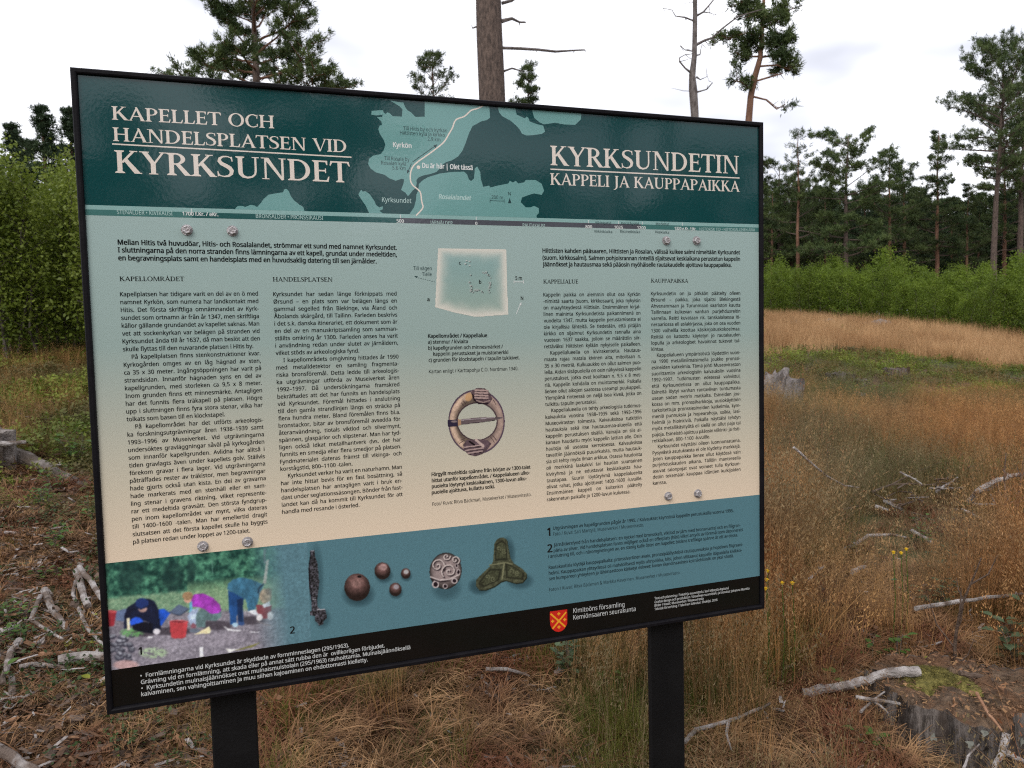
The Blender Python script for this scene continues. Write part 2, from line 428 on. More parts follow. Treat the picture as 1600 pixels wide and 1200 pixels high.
ribbon('map_scale', cB([(950,716),(950,744)]), 0.0009, M_inkgrey, 0.0010); ribbon('map_scale', cB([(1043,720),(1043,748)]), 0.0009, M_inkgrey, 0.0010)
u, v = S(540+479/4.2105, 140+511/4.2105)
poly_print('map_dot', [[(u+.0031*math.cos(a*PI/10), v+.0031*math.sin(a*PI/10)) for a in range(20)]], M_cream, 0.0010, px=False)
ticks = [(299, 327), (625.5, 339), (744, 342), (919.5, 348.5), (966.6, 349.5), (1003.5, 350.5), (1066, 352.5)]
for (px, py) in ticks:
    u = S(px, py)[0]; poly_print('timeline_tick', [uvrect(u-.0006, v_head+.0012, u+.0006, v_s1+.0004)], M_white, 0.0010, px=False)
ribbon('heading_rule', [(175.3, 224.9), (549.1, 245.7)], 0.0020, M_cream, 0.0006)
ribbon('heading_rule', [(860, 264.3), (1155.5, 278.2)], 0.0022, M_cream, 0.0006)

# ---------------- serif capitals for the headings (cap height 1)
T_, t_, s_, b_ = 0.155, 0.070, 0.042, 0.075
def stem(x, w=T_, y0=0.0, y1=1.0, foot=1, head=1):
    P = []
    if foot: P += [(x-b_, y0), (x+w+b_, y0), (x+w+b_, y0+s_), (x+w, y0+s_+.05)]
    else: P += [(x, y0), (x+w, y0)]
    if head: P += [(x+w, y1-s_-.05), (x+w+b_, y1-s_), (x+w+b_, y1), (x-b_, y1), (x-b_, y1-s_), (x, y1-s_-.05)]
    else: P += [(x+w, y1), (x, y1)]
    if foot: P += [(x, y0+s_+.05), (x-b_, y0+s_)]
    return P
def arc(cx, cy, rx, ry, a0, a1, T=T_, t=t_, n=14):
    A = [math.radians(a0+(a1-a0)*i/n) for i in range(n+1)]
    return [(cx+rx*math.cos(a), cy+ry*math.sin(a)) for a in A]+[(cx+(rx-T)*math.cos(a), cy+(ry-t)*math.sin(a)) for a in A[::-1]]
def dg(x0, y0, x1, y1, w): return [(x0, y0), (x0+w, y0), (x1+w, y1), (x1, y1)]
def bar(x0, x1, y, h=t_): return [(x0, y-h/2), (x1, y-h/2), (x1, y+h/2), (x0, y+h/2)]
def srf(xc, y, w=.15, up=1): return [(xc-w, y), (xc+w, y), (xc+w*.9, y+s_*up), (xc-w*.9, y+s_*up)] if up > 0 else [(xc-w*.9, y+s_*up), (xc+w*.9, y+s_*up), (xc+w, y), (xc-w, y)]
def var(P, w):
    v = stroke([p for p in P], w); return v
Sp = [(.545,.80),(.50,.915),(.385,.965),(.24,.95),(.13,.86),(.115,.745),(.19,.63),(.33,.545),(.46,.44),(.525,.32),(.50,.17),(.41,.075),(.27,.04),(.13,.075),(.055,.21)]
Swd = [.02,.045,.055,.075,.10,.13,.155,.165,.165,.145,.12,.09,.06,.045,.02]
GL = {
 'A': (.86, [[(.07,0),(.15,0),(.46,.86),(.41,.98)], [(.37,1.02),(.47,1.02),(.83,0),(.65,0)], bar(.19,.66,.33), srf(.10,0,.11), srf(.74,0,.14)]),
 'C': (.78, [arc(.46,.5,.42,.52,55,305), [(.66,.70),(.715,.70),(.725,1.0),(.69,.99)], [(.66,.26),(.715,.30),(.735,.10),(.68,.05)]]),
 'D': (.88, [stem(.10), arc(.36,.5,.46,.5,-90,90,T_,t_,18), [(.2,0),(.37,0),(.37,t_),(.2,t_)], [(.2,1-t_),(.37,1-t_),(.37,1),(.2,1)]]),
 'E': (.66, [stem(.10), bar(.2,.56,1-t_/2), bar(.2,.50,.52), bar(.2,.60,t_/2), [(.53,1),(.58,1),(.575,.78),(.54,.80),(.50,.93)], [(.48,.42),(.52,.40),(.52,.64),(.48,.62)], [(.54,0),(.60,0),(.64,.25),(.60,.25),(.53,.06)]]),
 'H': (.92, [stem(.10), stem(.64), bar(.22,.68,.52)]),
 'I': (.36, [stem(.10)]),
 'J': (.40, [stem(.14,T_,.05,1,0,1), var([(.215,.10),(.20,-.06),(.10,-.18),(-.03,-.22)],[.15,.13,.08,.05])]),
 'K': (.84, [stem(.10), [(.2,.46),(.30,.46),(.66,.97),(.56,.97)], [(.30,.56),(.42,.64),(.84,0),(.63,0)], srf(.62,1,.13,-1), srf(.75,0,.12)]),
 'L': (.64, [stem(.10), bar(.2,.58,t_/2), [(.52,0),(.58,0),(.63,.27),(.59,.27),(.51,.06)]]),
 'M': (1.10, [[(.09,0),(.16,0),(.24,1),(.15,1)], [(.15,1),(.30,1),(.60,.12),(.52,.0)], [(.52,0),(.58,0),(.90,1),(.84,1)], [(.80,1),(.95,1),(1.03,0),(.86,0)], srf(.12,0,.11), srf(.95,0,.15), srf(.17,1,.10,-1), srf(.93,1,.09,-1)]),
 'N': (.92, [[(.13,0),(.20,0),(.20,1),(.13,1)], [(.10,1),(.28,1),(.80,.0),(.72,-.03)], [(.72,0),(.80,0),(.80,1),(.72,1)], srf(.165,0,.13), srf(.13,1,.12,-1), srf(.76,1,.13,-1)]),
 'O': (.92, [arc(.46,.5,.43,.52,0,182,.155,.06,20), arc(.46,.5,.43,.52,180,362,.155,.06,20)]),
 'P': (.68, [stem(.10), arc(.32,.73,.33,.27,-90,90,.145,.06,12), [(.2,.46),(.33,.46),(.33,.52),(.2,.52)], [(.2,.94),(.33,.94),(.33,1),(.2,1)]]),
 'R': (.80, [stem(.10), arc(.31,.74,.32,.26,-90,90,.145,.06,12), [(.2,.48),(.33,.48),(.33,.54),(.2,.54)], [(.2,.94),(.33,.94),(.33,1),(.2,1)], [(.30,.50),(.45,.52),(.80,0),(.60,0)], srf(.74,0,.11)]),
 'S': (.62, [var(Sp, Swd), [(.50,.95),(.55,.96),(.565,.74),(.53,.74)], [(.04,.28),(.07,.28),(.11,.06),(.05,.03)]]),
 'T': (.74, [stem(.29,T_,0,1,1,0), bar(.04,.70,1-t_/2), [(.03,1),(.09,1),(.10,.93),(.03,.77),(.0,.78)], [(.65,1),(.71,1),(.74,.78),(.71,.77),(.64,.93)]]),
 'U': (.90, [stem(.12,T_,.32,1,0,1), var([(.195,.36),(.21,.20),(.30,.08),(.44,.035),(.60,.08),(.70,.20),(.725,.36)],[.155,.15,.12,.09,.08,.07,.07]), [(.69,.34),(.76,.34),(.76,1),(.69,1)], srf(.725,1,.13,-1)]),
 'V': (.84, [[(.04,1),(.21,1),(.48,.06),(.42,-.02),(.40,-.02)], [(.41,-.02),(.47,.02),(.79,1),(.72,1)], srf(.13,1,.15,-1), srf(.75,1,.12,-1)]),
 'Y': (.80, [[(.02,1),(.20,1),(.46,.50),(.33,.44)], [(.38,.46),(.47,.48),(.76,1),(.68,1)], [(.31,.03),(.47,.03),(.47,.51),(.31,.51)], srf(.39,0,.155), srf(.12,1,.16,-1), srf(.71,1,.12,-1)]),
}
GL['Å'] = (.86, GL['A'][1]+[arc(.42,1.17,.10,.10,0,182,.035,.035,8), arc(.42,1.17,.10,.10,180,362,.035,.035,8)])
def serif(name, text, l, r, caph, mat, d=0.0008, embolden=1.0):
    """l, r: px of the left and right ends of the baseline; caph: cap height in metres"""
    a = S(*l); b = S(*r); W_ = sum(GL[c][0] if c != ' ' else .36 for c in text)
    k = (b[0]-a[0])/(W_-.06); x = -.03; mb = MB(); j = 0
    for c in text:
        if c == ' ': x += .36; continue
        w, polys = GL[c]
        for P in polys:
            area = sum(P[i][0]*P[(i+1) % len(P)][1]-P[(i+1) % len(P)][0]*P[i][1] for i in range(len(P)))
            Q = P if area > 0 else P[::-1]
            vs = []
            for (gx_, gy_) in Q:
                uu = a[0]+(x+gx_)*k; f = (uu-a[0])/(b[0]-a[0]); vv = a[1]+(b[1]-a[1])*f-gy_*caph
                vs.append(L3(uu, vv, d+(j % 9)*0.00002))
            j += 1
            mb.add(vs, [tuple(range(len(vs)))])
        x += w
    o = mb.build(name, mat, BOARD); o['kind'] = 'stuff'; return o
def dv(x, y0, y1): return S(x, y1)[1]-S(x, y0)[1]
serif('heading', 'KAPELLET OCH', (175.3, 186.8), (429.2, 200.7), dv(176, 165.8, 186.8), M_cream)
serif('heading', 'HANDELSPLATSEN VID', (177, 220.2), (542, 238.4), dv(177, 198.9, 220.2), M_cream)
serif('heading', 'KYRKSUNDET', (180.5, 270), (546, 285.5), dv(181, 234.5, 270), M_cream)
serif('heading', 'KYRKSUNDETIN', (860.5, 258), (1154.5, 271.8), dv(861, 227.5, 258), M_cream)
serif('heading', 'KAPPELI JA KAUPPAPAIKKA', (860, 288.6), (1155, 299.8), dv(861, 270.5, 288.6), M_cream)
serif('column_heading', 'KAPELLOMRÅDET', (187.1, 439.1), (287.8, 439.1), 0.0068, M_ink)
serif('column_heading', 'HANDELSPLATSEN', (426.5, 439.8), (519.6, 440.2), 0.0070, M_ink)
serif('column_heading', 'KAPPELIALUE', (849, 443), (903.5, 443), 0.0072, M_ink)
serif('column_heading', 'KAUPPAPAIKKA', (1017.3, 441.6), (1075, 441.8), 0.0074, M_ink)

# ---------------- sans serif lettering with the built-in font
_tc = bpy.data.curves.new('lettering', 'FONT'); _tc.resolution_u = 2; _tc.fill_mode = 'FRONT'
try:    # a humanist sans that ships with Blender; its default font stands in if it is absent
    import os
    _tc.font = bpy.data.fonts.load(os.path.join(bpy.utils.system_resource('DATAFILES'), 'fonts', 'NotoSansHebrew-Regular.woff2'))
except Exception: pass
_to = bpy.data.objects.new('lettering', _tc); COL.objects.link(_to)
def tmesh(text, bold=0.0, space=1.0, shear=0.0):
    _tc.body = text; _tc.offset = 0.0; _tc.space_word = space; _tc.shear = shear; _tc.size = 1.0; _tc.space_character = 1.0
    _to.update_tag(); dg_ = bpy.context.evaluated_depsgraph_get(); dg_.update(); ev = _to.evaluated_get(dg_)
    me = ev.to_mesh(); n = len(me.vertices); co = np.zeros(n*3, np.float32); me.vertices.foreach_get('co', co)
    fs = [tuple(p.vertices) for p in me.polygons]; ev.to_mesh_clear(); return co.reshape(-1, 3), fs
_h, _ = tmesh('H'); CAPH = float(_h[:, 1].max()-_h[:, 1].min()); print('CAPH', CAPH, len(_h))
class TextBlock:
    def __init__(s): s.mb = MB()
    def line(s, text, a, b, cap, bold=0.0, d=0.0009, just=None, shear=0.0, kmax=None):
        """a,b = (u,v) of baseline ends. just = fixed x scale factor: fill with word spacing instead"""
        w = b[0]-a[0]; k = cap/CAPH; space = 1.0
        if just:
            c1, _ = tmesh(text, bold, 1.0, shear); c2, _ = tmesh(text, bold, 2.0, shear)
            w1 = c1[:, 0].max()-c1[:, 0].min(); w2 = c2[:, 0].max()-c2[:, 0].min()
            kx = k*just
            if w2-w1 > 1e-3:
                space = 1+(w/kx-w1)/(w2-w1)
                if space < 0.72: space = 0.72
        c, f = tmesh(text, bold, space, shear)
        x0 = c[:, 0].min(); ww = c[:, 0].max()-x0; kx = w/ww
        if len(text) == 1: kx = k*.92
        uu = a[0]+(c[:, 0]-x0)*kx; vv = a[1]+(b[1]-a[1])*(uu-a[0])/w-c[:, 1]*k
        bo = bold*cap*1.35
        for j, (ox, oy) in enumerate([(0, 0)] if bold < .003 else ([(-bo*.5, 0), (bo*.5, 0)] if bold < .012 else [(-bo, -bo*.5), (bo, -bo*.5), (-bo, bo*.5), (bo, bo*.5)])):
            o = len(s.mb.v)     # heavier weights: the same outline laid down again, a hair to the side and above
            s.mb.v += [L3(float(p)+ox, float(q)+oy, d+j*0.00002) for p, q in zip(uu, vv)]
            s.mb.f += [tuple(i+o for i in t) for t in f]
        return kx/k
    def px(s, text, l, r, cap, **kw): return s.line(text, S(*l), S(*r), cap, **kw)
    def done(s, name, mat): o = s.mb.build(name, mat, BOARD); o['kind'] = 'stuff'; return o
def natural(text, bold=0.0):
    c, _ = tmesh(text, bold); return float(c[:, 0].max()-c[:, 0].min())/CAPH

def column(name, lines, L0, R0, L1, R1, cap, mat=None, bold=0.0135, indent=0.0115):
    """justified column: L0/R0 px of first baseline, L1 px of last baseline left, R1 px right edge near the bottom"""
    a0 = S(*L0); r0 = S(*R0); a1 = S(*L1); r1 = S(*R1); n = len(lines)
    full = [t for t in lines if not t.endswith('|')]
    kk = [(r0[0]-a0[0]-(indent if t.startswith(' ') else 0))/(natural(t.strip(), bold)*cap) for t in full]
    j = sorted(kk)[max(0, int(len(kk)*0.12))]*0.985
    tb = TextBlock()
    for i, t in enumerate(lines):
        f = i/(n-1); v = a0[1]+(a1[1]-a0[1])*f; ul = a0[0]+(a1[0]-a0[0])*f; ur = r0[0]+(r1[0]-r0[0])*f
        if t.startswith(' '): ul += indent
        end = t.endswith('|'); tt = t.strip(' |')
        if end: ur = ul+natural(tt, bold)*cap*j
        tb.line(tt, (ul, v), (ur, v), cap, bold, just=None if end else j)
    return tb.done(name, mat or M_ink)
C1 = """Kapellplatsen har tidigare varit en del av en ö med
namnet Kyrkön, som numera har landkontakt med
Hitis. Det första skriftliga omnämnandet av Kyrk-
sundet som ortnamn är från år 1347, men skriftliga
källor gällande grundandet av kapellet saknas. Man
vet att sockenkyrkan var belägen på stranden vid
Kyrksundet ända till år 1637, då man beslöt att den
skulle flyttas till den nuvarande platsen i Hitis by.|
 På kapellplatsen finns stenkonstruktioner kvar.
Kyrkogården omges av en låg hägnad av sten,
ca 35 x 30 meter. Ingångsöppningen har varit på
strandsidan. Innanför hägnaden syns en del av
kapellgrunden, med storleken ca 9,5 x 8 meter.
Inom grunden finns ett minnesmärke. Antagligen
har det funnits flera träkapell på platsen. Högre
upp i sluttningen finns fyra stora stenar, vilka har
tolkats som basen till en klockstapel.|
 På kapellområdet har det utförts arkeologis-
ka forskningsutgrävningar åren 1938–1939 samt
1993–1996 av Museiverket. Vid utgrävningarna
undersöktes gravläggningar såväl på kyrkogården
som innanför kapellgrunden. Avlidna har alltså i
tiden gravlagts även under kapellets golv. Ställvis
förekom gravar i flera lager. Vid utgrävningarna
påträffades rester av träkistor, men begravningar
hade gjorts också utan kista. En del av gravarna
hade markerats med en stenhäll eller en sam-
ling stenar i gravens riktning, vilket represente-
rar ett medeltida gravsätt. Den största fyndgrup-
pen inom kapellområdet var mynt, vilka dateras
till 1400–1600 -talen. Man har emellertid dragit
slutsatsen att det första kapellet skulle ha byggts
på platsen redan under loppet av 1200-talet.|""".split('\n')
C2 = """Kyrksundet har sedan länge förknippats med
Ørsund – en plats som var belägen längs en
gammal segelled från Blekinge, via Åland och
Åbolands skärgård, till Tallinn. Farleden beskrivs
i det s.k. danska itinerariet, ett dokument som är
en del av en manuskriptsamling som samman-
ställts omkring år 1300. Farleden anses ha varit
i användning redan under slutet av järnåldern,
vilket stöds av arkeologiska fynd.|
 I kapellområdets omgivning hittades år 1990
med metalldetektor en samling fragmenta-
riska bronsföremål. Detta ledde till arkeologis-
ka utgrävningar utförda av Museiverket åren
1992–1997. Då undersökningarna framskred
bekräftades att det har funnits en handelsplats
vid Kyrksundet. Föremål hittades i anslutning
till den gamla strandlinjen längs en sträcka på
flera hundra meter. Bland föremålen finns bl.a.
bronstackor, bitar av bronsföremål avsedda för
återanvändning, tiotals viktlod och silvermynt,
spännen, glaspärlor och slipstenar. Man har tyd-
ligen också idkat metallhantverk dvs. det har
funnits en smedja eller flera smedjor på platsen.
Fyndmaterialet dateras främst till vikinga- och
korstågstid, 800–1100 -talen.|
 Kyrksundet verkar ha varit en naturhamn. Man
har inte hittat bevis för en fast bosättning, så
handelsplatsen har antagligen varit i bruk en-
dast under seglationssäsongen. Bönder från fast-
landet kan då ha kommit till Kyrksundet för att
handla med resande i österled.|""".split('\n')
C3 = """Kappelin paikka on aiemmin ollut osa Kyrkön
-nimistä saarta (suom. kirkkosaari), joka nykyisin
on maayhteydessä Hiittisiin. Ensimmäinen kirjal-
linen maininta Kyrksundetista paikannimenä on
vuodelta 1347, mutta kappelin perustamisesta ei
ole kirjallisia lähteitä. Se tiedetään, että pitäjän
kirkko on sijainnut Kyrksundetin rannalla aina
vuoteen 1637 saakka, jolloin se määrättiin siir-
rettäväksi Hiittisten kylään nykyiselle paikalleen.
 Kappelialueella on kivirakenteita. Hautaus-
maata rajaa matala kivinen aita, mitoiltaan n.
35 x 30 metriä. Kulkuaukko on ollut salmen puo-
lella. Aidan sisäpuolella on osin näkyvissä kappelin
perustukset, jotka ovat kooltaan n. 9,5 x 8 met-
riä. Kappelin kohdalla on muistomerkki. Paikalla
lienee ollut aikojen saatossa useampi puukappeli.
Ylempänä rinteessä on neljä isoa kiveä, jotka on
tulkittu tapulin perustaksi.|
 Kappelialueella on tehty arkeologisia tutkimus-
kaivauksia vuosina 1938–1939 sekä 1993–1996
Museoviraston toimesta. Kaivauksissa tutkittiin
hautauksia sekä itse hautausmaa-alueella että
kappelin perustuksen sisällä. Vainajia on siis ai-
kanaan haudattu myös kappelin lattian alle. Osin
hautoja oli useassa kerroksessa. Kaivauksissa
tavattiin jäännöksiä puuarkuista, mutta hautauk-
sia oli tehty myös ilman arkkua. Osassa haudoista
oli merkkinä laakakivi tai haudan suuntainen
kiviryhmä ja ne edustavat keskiaikaista hau-
taustapaa. Suurin löytöryhmä kappelialueelta
olivat rahat, jotka ajoittuvat 1400–1600 -luvuille.
Ensimmäinen kappeli on kuitenkin päätelty
rakennetun paikalle jo 1200-luvun kuluessa.|""".split('\n')
C4 = """Kyrksundetin on jo pitkään päätelty olleen
Ørsund – paikka, joka sijaitsi Blekingestä
Ahvenanmaan ja Turunmaan saariston kautta
Tallinnaan kulkevan vanhan purjehdusreitin
varrella. Reitti kuvataan nk. tanskalaisessa iti-
neraariossa eli asiakirjassa, joka on osa vuoden
1300 vaiheilla koottua käsikirjoituskokoelmaa.
Reittiä on katsottu käytetyn jo rautakauden
lopulla ja arkeologiset havainnot tukevat tul-
kintaa.|
 Kappelialueen ympäristöstä löydettiin vuon-
na 1990 metallinilmaisimella joukko pronssi-
esineiden katkelmia. Tämä johti Museoviraston
suorittamiin arkeologisiin kaivauksiin vuosina
1992–1997. Tutkimusten edetessä vahvistui,
että Kyrksundetissa on ollut kauppapaikka.
Esineitä löytyi vanhan rantaviivan tuntumasta
usean sadan metrin matkalta. Esineiden jou-
kossa on mm. pronssiharkkoja, uusiokäyttöön
tarkoitettuja pronssiesineiden katkelmia, kym-
meniä punnuksia ja hopearahoja, solkia, lasi-
helmiä ja hioinkiviä. Paikalla näyttäisi tehdyn
myös metallikäsityötä eli siellä on ollut paja tai
pajoja. Esineistö ajoittuu pääosin viikinki- ja risti-
retkiaikaan, 800–1100 -luvuille.|
 Kyrksundet näyttäisi olleen luonnonsatama.
Pysyvästä asutuksesta ei ole löydetty merkkejä,
joten kauppapaikka lienee ollut käytössä vain
purjehduskauden aikana. Tällöin mantereella
asuvat talonpojat ovat voineet tulla Kyrksun-
detiin tekemään kauppaa idäntien kulkijoiden
kanssa.|""".split('\n')
CAPB = 0.0064
column('body_text', C1, (187.7, 462.9), (403.1, 462.9), (208.2, 849.8), (417.9, 816), CAPB)
column('body_text', C2, (427, 462.7), (619.6, 463.3), (441, 802.9), (629, 774), CAPB)
column('body_text', C3, (849, 463.2), (1000.2, 462.5), (854.7, 783.2), (1003.3, 760), CAPB)
column('body_text', C4, (1017, 461.3), (1156.5, 460.4), (1020.2, 757.5), (1156.8, 737), CAPB)
B = 0.029; SB = 0.017
tb = TextBlock(); cB7 = 0.0074
tb.px('Mellan Hitis två huvudöar, Hitis- och Rosalalandet, strömmar ett sund med namnet Kyrksundet.', (184.3, 382.1), (619.9, 390.3), cB7, bold=B)
tb.px('I sluttningarna på den norra stranden finns lämningarna av ett kapell, grundat under medeltiden,', (184.5, 394.1), (620, 401.0), cB7, bold=B)
tb.px('en begravningsplats samt en handelsplats med en huvudsaklig datering till sen järnålder.', (185.2, 406.6), (588.3, 411.6), cB7, bold=B)
def cI(x, y): return (830+x/4.324, 370+y/4.324)
tb.px('Hiittisten kahden pääsaaren, Hiittisten ja Rosalan, välissä kulkee salmi nimeltään Kyrksundet', cI(77, 107), cI(1410, 118), cB7, bold=B)
tb.px('(suom. kirkkosalmi). Salmen pohjoisrannan rinteillä sijaitsevat keskiaikana perustetun kappelin', cI(77, 154), cI(1410, 162), cB7, bold=B)
tb.px('jäännökset ja hautausmaa sekä pääosin myöhäiselle rautakaudelle ajoittuva kauppapaikka.', cI(78, 199), cI(1353, 203), cB7, bold=B)
tb.done('introduction_text', M_ink)
def cP(x, y): return (630+x/5.218, 370+y/5.218)
tb = TextBlock(); q = 0.0062
tb.px('Kapellområdet / Kappelialue', cP(203, 823), cP(683, 817), q, bold=B)
tb.px('a) stenmur / kiviaita', cP(203, 872), cP(527, 866), q, bold=SB)
tb.px('b) kapellgrunden och minnesmärket /', cP(205, 922), cP(812, 908), q, bold=SB)
tb.px('kappelin perustukset ja muistomerkki', cP(245, 969), cP(855, 955), q, bold=SB)
tb.px('c) grunden för klockstapeln / tapulin tukikivet.', cP(208, 1020), cP(948, 998), q, bold=SB)
tb.px('Kartan enligt / Karttapohja C.O. Nordman 1940.', cP(210, 1113), cP(938, 1087), q, bold=0.004)
tb.px('c', cP(455, 227), cP(470, 227), q, bold=B); tb.px('b', cP(619, 382), cP(640, 382), q, bold=B); tb.px('a', cP(197, 524), cP(217, 524), q, bold=B)
tb.px('5 m', cP(915, 350), cP(967, 350), q, bold=SB); tb.px('N', cP(959, 515), cP(982, 515), q, bold=SB)
def cQ(x, y): return (650+x/5.714, 590+y/5.714)
tb.px('Förgyllt medeltida spänne från början av 1300-talet', cQ(140, 880), cQ(1020, 812), q, bold=B)
tb.px('hittat utanför kapellområdet. / Kappelialueen ulko-', cQ(142, 935), cQ(1015, 862), q, bold=B)
tb.px('puolelta löytynyt keskiaikainen, 1300-luvun alku-', cQ(142, 987), cQ(987, 914), q, bold=B)
tb.px('puolelle ajoittuva, kullattu solki.', cQ(142, 1041), cQ(703, 986), q, bold=B)
tb.px('Foto/ Kuva: Ritva Bäckman, Museiverket / Museovirasto.', cQ(147, 1145), cQ(1030, 1056), q, bold=0.004)
tb.done('caption_text', M_ink)
tb = TextBlock()
tb.px('Till vägen', cP(82, 270), cP(232, 272), q, bold=0); tb.px('Tielle', cP(155, 319), cP(232, 320), q, bold=0)
def cM(x, y): return (540+x/4.2105, 140+y/4.2105)
tb.px('Till Hitis by och kyrkan', cM(380, 266), cM(667, 282), q, bold=0.006); tb.px('Hiittisten kylä ja kirkko', cM(358, 295), cM(652, 311), q, bold=0.006)
tb.px('2.9 km', cM(540, 336), cM(623, 342), q, bold=0.006); tb.px('Till Rosala by', cM(255, 463), cM(420, 472), q, bold=0.006)
tb.px('Rosalan kylä', cM(235, 493), cM(398, 501), q, bold=0.006); tb.px('5.6 km', cM(308, 526), cM(395, 531), q, bold=0.006)
tb.px('200 m', cM(960, 719), cM(1035, 722), q, bold=0.006); tb.px('N', cM(1070, 696), cM(1084, 697), q, bold=0.006)
q2 = 0.0048
def cC(x, y): return (830+x/4.2105, 170+y/4.2105)
for t, a, b in (('Vikingatid', (420, 757), (525, 761)), ('Korstågstid', (592, 761), (708, 764)), ('Medeltid', (820, 765), (905, 768)),
                ('Viikinkiaika', (413, 814), (533, 818)), ('Ristiretkiaika', (585, 815), (716, 819)), ('Keskiaika', (817, 818), (907, 822))):
    tb.px(t, cC(*a), cC(*b), q2, bold=0.004)
tb.done('map_label_text', M_inkgrey)
tb = TextBlock()
tb.px('Kyrkön', cM(313, 377), cM(433, 385), 0.0078, bold=B); tb.px('Du är här | Olet tässä', cM(505, 514), cM(835, 529), 0.0080, bold=B)
def cA(x, y): return (100+x/3.478, 90+y/3.478)
tb.px('1700 f.Kr. / eKr.', cA(645, 857), cA(838, 862), .0054, bold=B); tb.px('500', cM(336, 874), cM(383, 876), .0054, bold=B); tb.px('0', cM(854, 891), cM(867, 891), .0054, bold=B)
tb.px('800', cC(357, 785), cC(400, 787), .0054, bold=B); tb.px('1025', cC(547, 788), cC(602, 790), .0054, bold=B); tb.px('1200', cC(698, 791), cC(752, 793), .0054, bold=B)
tb.px('1320 e.Kr. / jKr.', cC(943, 796), cC(1085, 800), .0054, bold=B)
tb.done('timeline_text', M_white)
tb = TextBlock()
tb.px('Kyrksundet', cM(240, 738), cM(433, 747), 0.0078, bold=0.008); tb.px('Rosalalandet', cM(613, 718), cM(827, 728), 0.0076, bold=B, shear=0.2)
tb.px('STENÅLDER • KIVIKAUSI', cA(288, 850), cA(590, 858), q, bold=0.006); tb.px('BRONSÅLDER • PRONSSIKAUSI', cA(1043, 871), cA(1408, 882), q, bold=0.006)
tb.px('JÄRNÅLDER', cM(555, 886), cM(705, 890), q, bold=0.004); tb.px('RAUTAKAUSI', cM(1165, 903), cM(1313, 908), q, bold=0.004)
tb.px('HISTORISK TID • HISTORIALLINEN AIKA', cC(1107, 801), cC(1472, 806), q*0.9, bold=0.004)
tb.done('timeline_text', M_paleink)
def cR(x, y): return (840+x/4.4444, 770+y/4.4444)
tb = TextBlock(); q3 = 0.0062
tb.px('Utgrävningen av kapellgrunden pågår år 1995. / Kaivaukset käynnissä kappelin perustuksilla vuonna 1995.', cR(108, 257), cR(1360, 133), q3, bold=SB)
tb.px('Järnåldersfynd från handelsplatsen: en nyckel med bronsskaft, viktlod av järn med bronsmantel och en filigran-', cR(112, 373), cR(1408, 235), q3, bold=SB)
tb.px('pärla av silver. Vid handelsplatsen fanns möjligen också en offerplats (hiisi) vilket antyds av föremål som deponerats', cR(112, 412), cR(1425, 265), q3, bold=SB)
tb.px('i anslutning till, och i näromgivningen av, en stenig kulle öster om kapellet: bildens treflikiga spänne är ett av dessa.', cR(75, 453), cR(1390, 302), q3, bold=SB)
tb.px('Rautakautisia löytöjä kauppapaikalta: pronssivartinen avain, pronssipäällysteisiä rautapunnuksia ja hopeinen filigraani-', cR(77, 530), cR(1425, 368), q3, bold=SB)
tb.px('helmi. Kauppapaikan yhteydessä oli mahdollisesti myös uhripaikka, hiisi, johon viittaavat kappelin itäpuolella kivikkoi-', cR(78, 570), cR(1420, 408), q3, bold=SB)
tb.px('sen kumpareen yhteyteen ja lähimaastoon kätketyt esineet: kuvan skandinaavinen kolmilehtisolki on yksi näistä.', cR(79, 608), cR(1360, 446), q3, bold=SB)
tb.px('Foto / Kuva: Sari Mäntylä, Museiverket / Museovirasto.', cR(108, 298), cR(737, 233), q3, bold=0.002)
tb.px('Foton / Kuvat: Ritva Bäckman & Markku Haverinen, Museiverket / Museovirasto.', cR(80, 684), cR(990, 563), q3, bold=0.002)
tb.done('caption_text', M_inkblue)
tb = TextBlock()
tb.px('1', cR(69, 299), cR(95, 296), 0.0145, bold=0.035); tb.px('2', cR(70, 414), cR(102, 411), 0.0145, bold=0.03)
tb.px('1', (217.2, 1023), (224.8, 1022), 0.0115, bold=0.035, d=0.0012); tb.px('2', (453.8, 990), (462.6, 989), 0.0115, bold=0.03, d=0.0012)
tb.done('picture_number', M_ink)
def cT(x, y): return (200+x/3.3333, 970+y/3.3333)
tb = TextBlock(); q4 = 0.0066
tb.px('•  Fornlämningarna vid Kyrksundet är skyddade av fornminneslagen (295/1963).', cT(65, 297), cT(1150, 136), q4, bold=SB)
tb.px('Grävning vid en fornlämning, att skada eller på annat sätt rubba den är  ovillkorligen förbjudet.', cT(68, 330), cT(1337, 138), q4, bold=SB)
tb.px('•  Kyrksundetin muinaisjäännökset ovat muinaismuistolain (295/1963) rauhoittamia. Muinaisjäännöksellä', cT(70, 362), cT(1470, 147), q4, bold=SB)
tb.px('kaivaminen, sen vahingoittaminen ja muu siihen kajoaminen on ehdottomasti kielletty.', cT(70, 393), cT(1248, 211), q4, bold=SB)
def cE(x, y): return (840+x/4.4444, 900+y/4.4444)
tb.px('Kimitoöns församling', cE(248, 257), cE(603, 211), 0.0088, bold=0.01)
tb.px('Kemiönsaaren seurakunta', cE(248, 304), cE(680, 242), 0.0088, bold=0.01)
tb.px('Text och planering / Tekstit ja suunnittelu: Sari Mäntylä-Asplund', cE(812, 163), cE(1325, 91), 0.0046, bold=SB)
tb.px('Grafisk design och produktion / Graafinen suunnittelu ja toteutus: Johanna Marttila', cE(812, 189), cE(1470, 93), 0.0046, bold=SB)
tb.px('Bilder / Kuvat: Museiverket / Museovirasto', cE(812, 213), cE(1152, 163), 0.0046, bold=SB)
tb.px('Teknisk förverkling / Tekninen toteutus: Ekokilpi, 2016', cE(812, 238), cE(1248, 172), 0.0046, bold=SB)
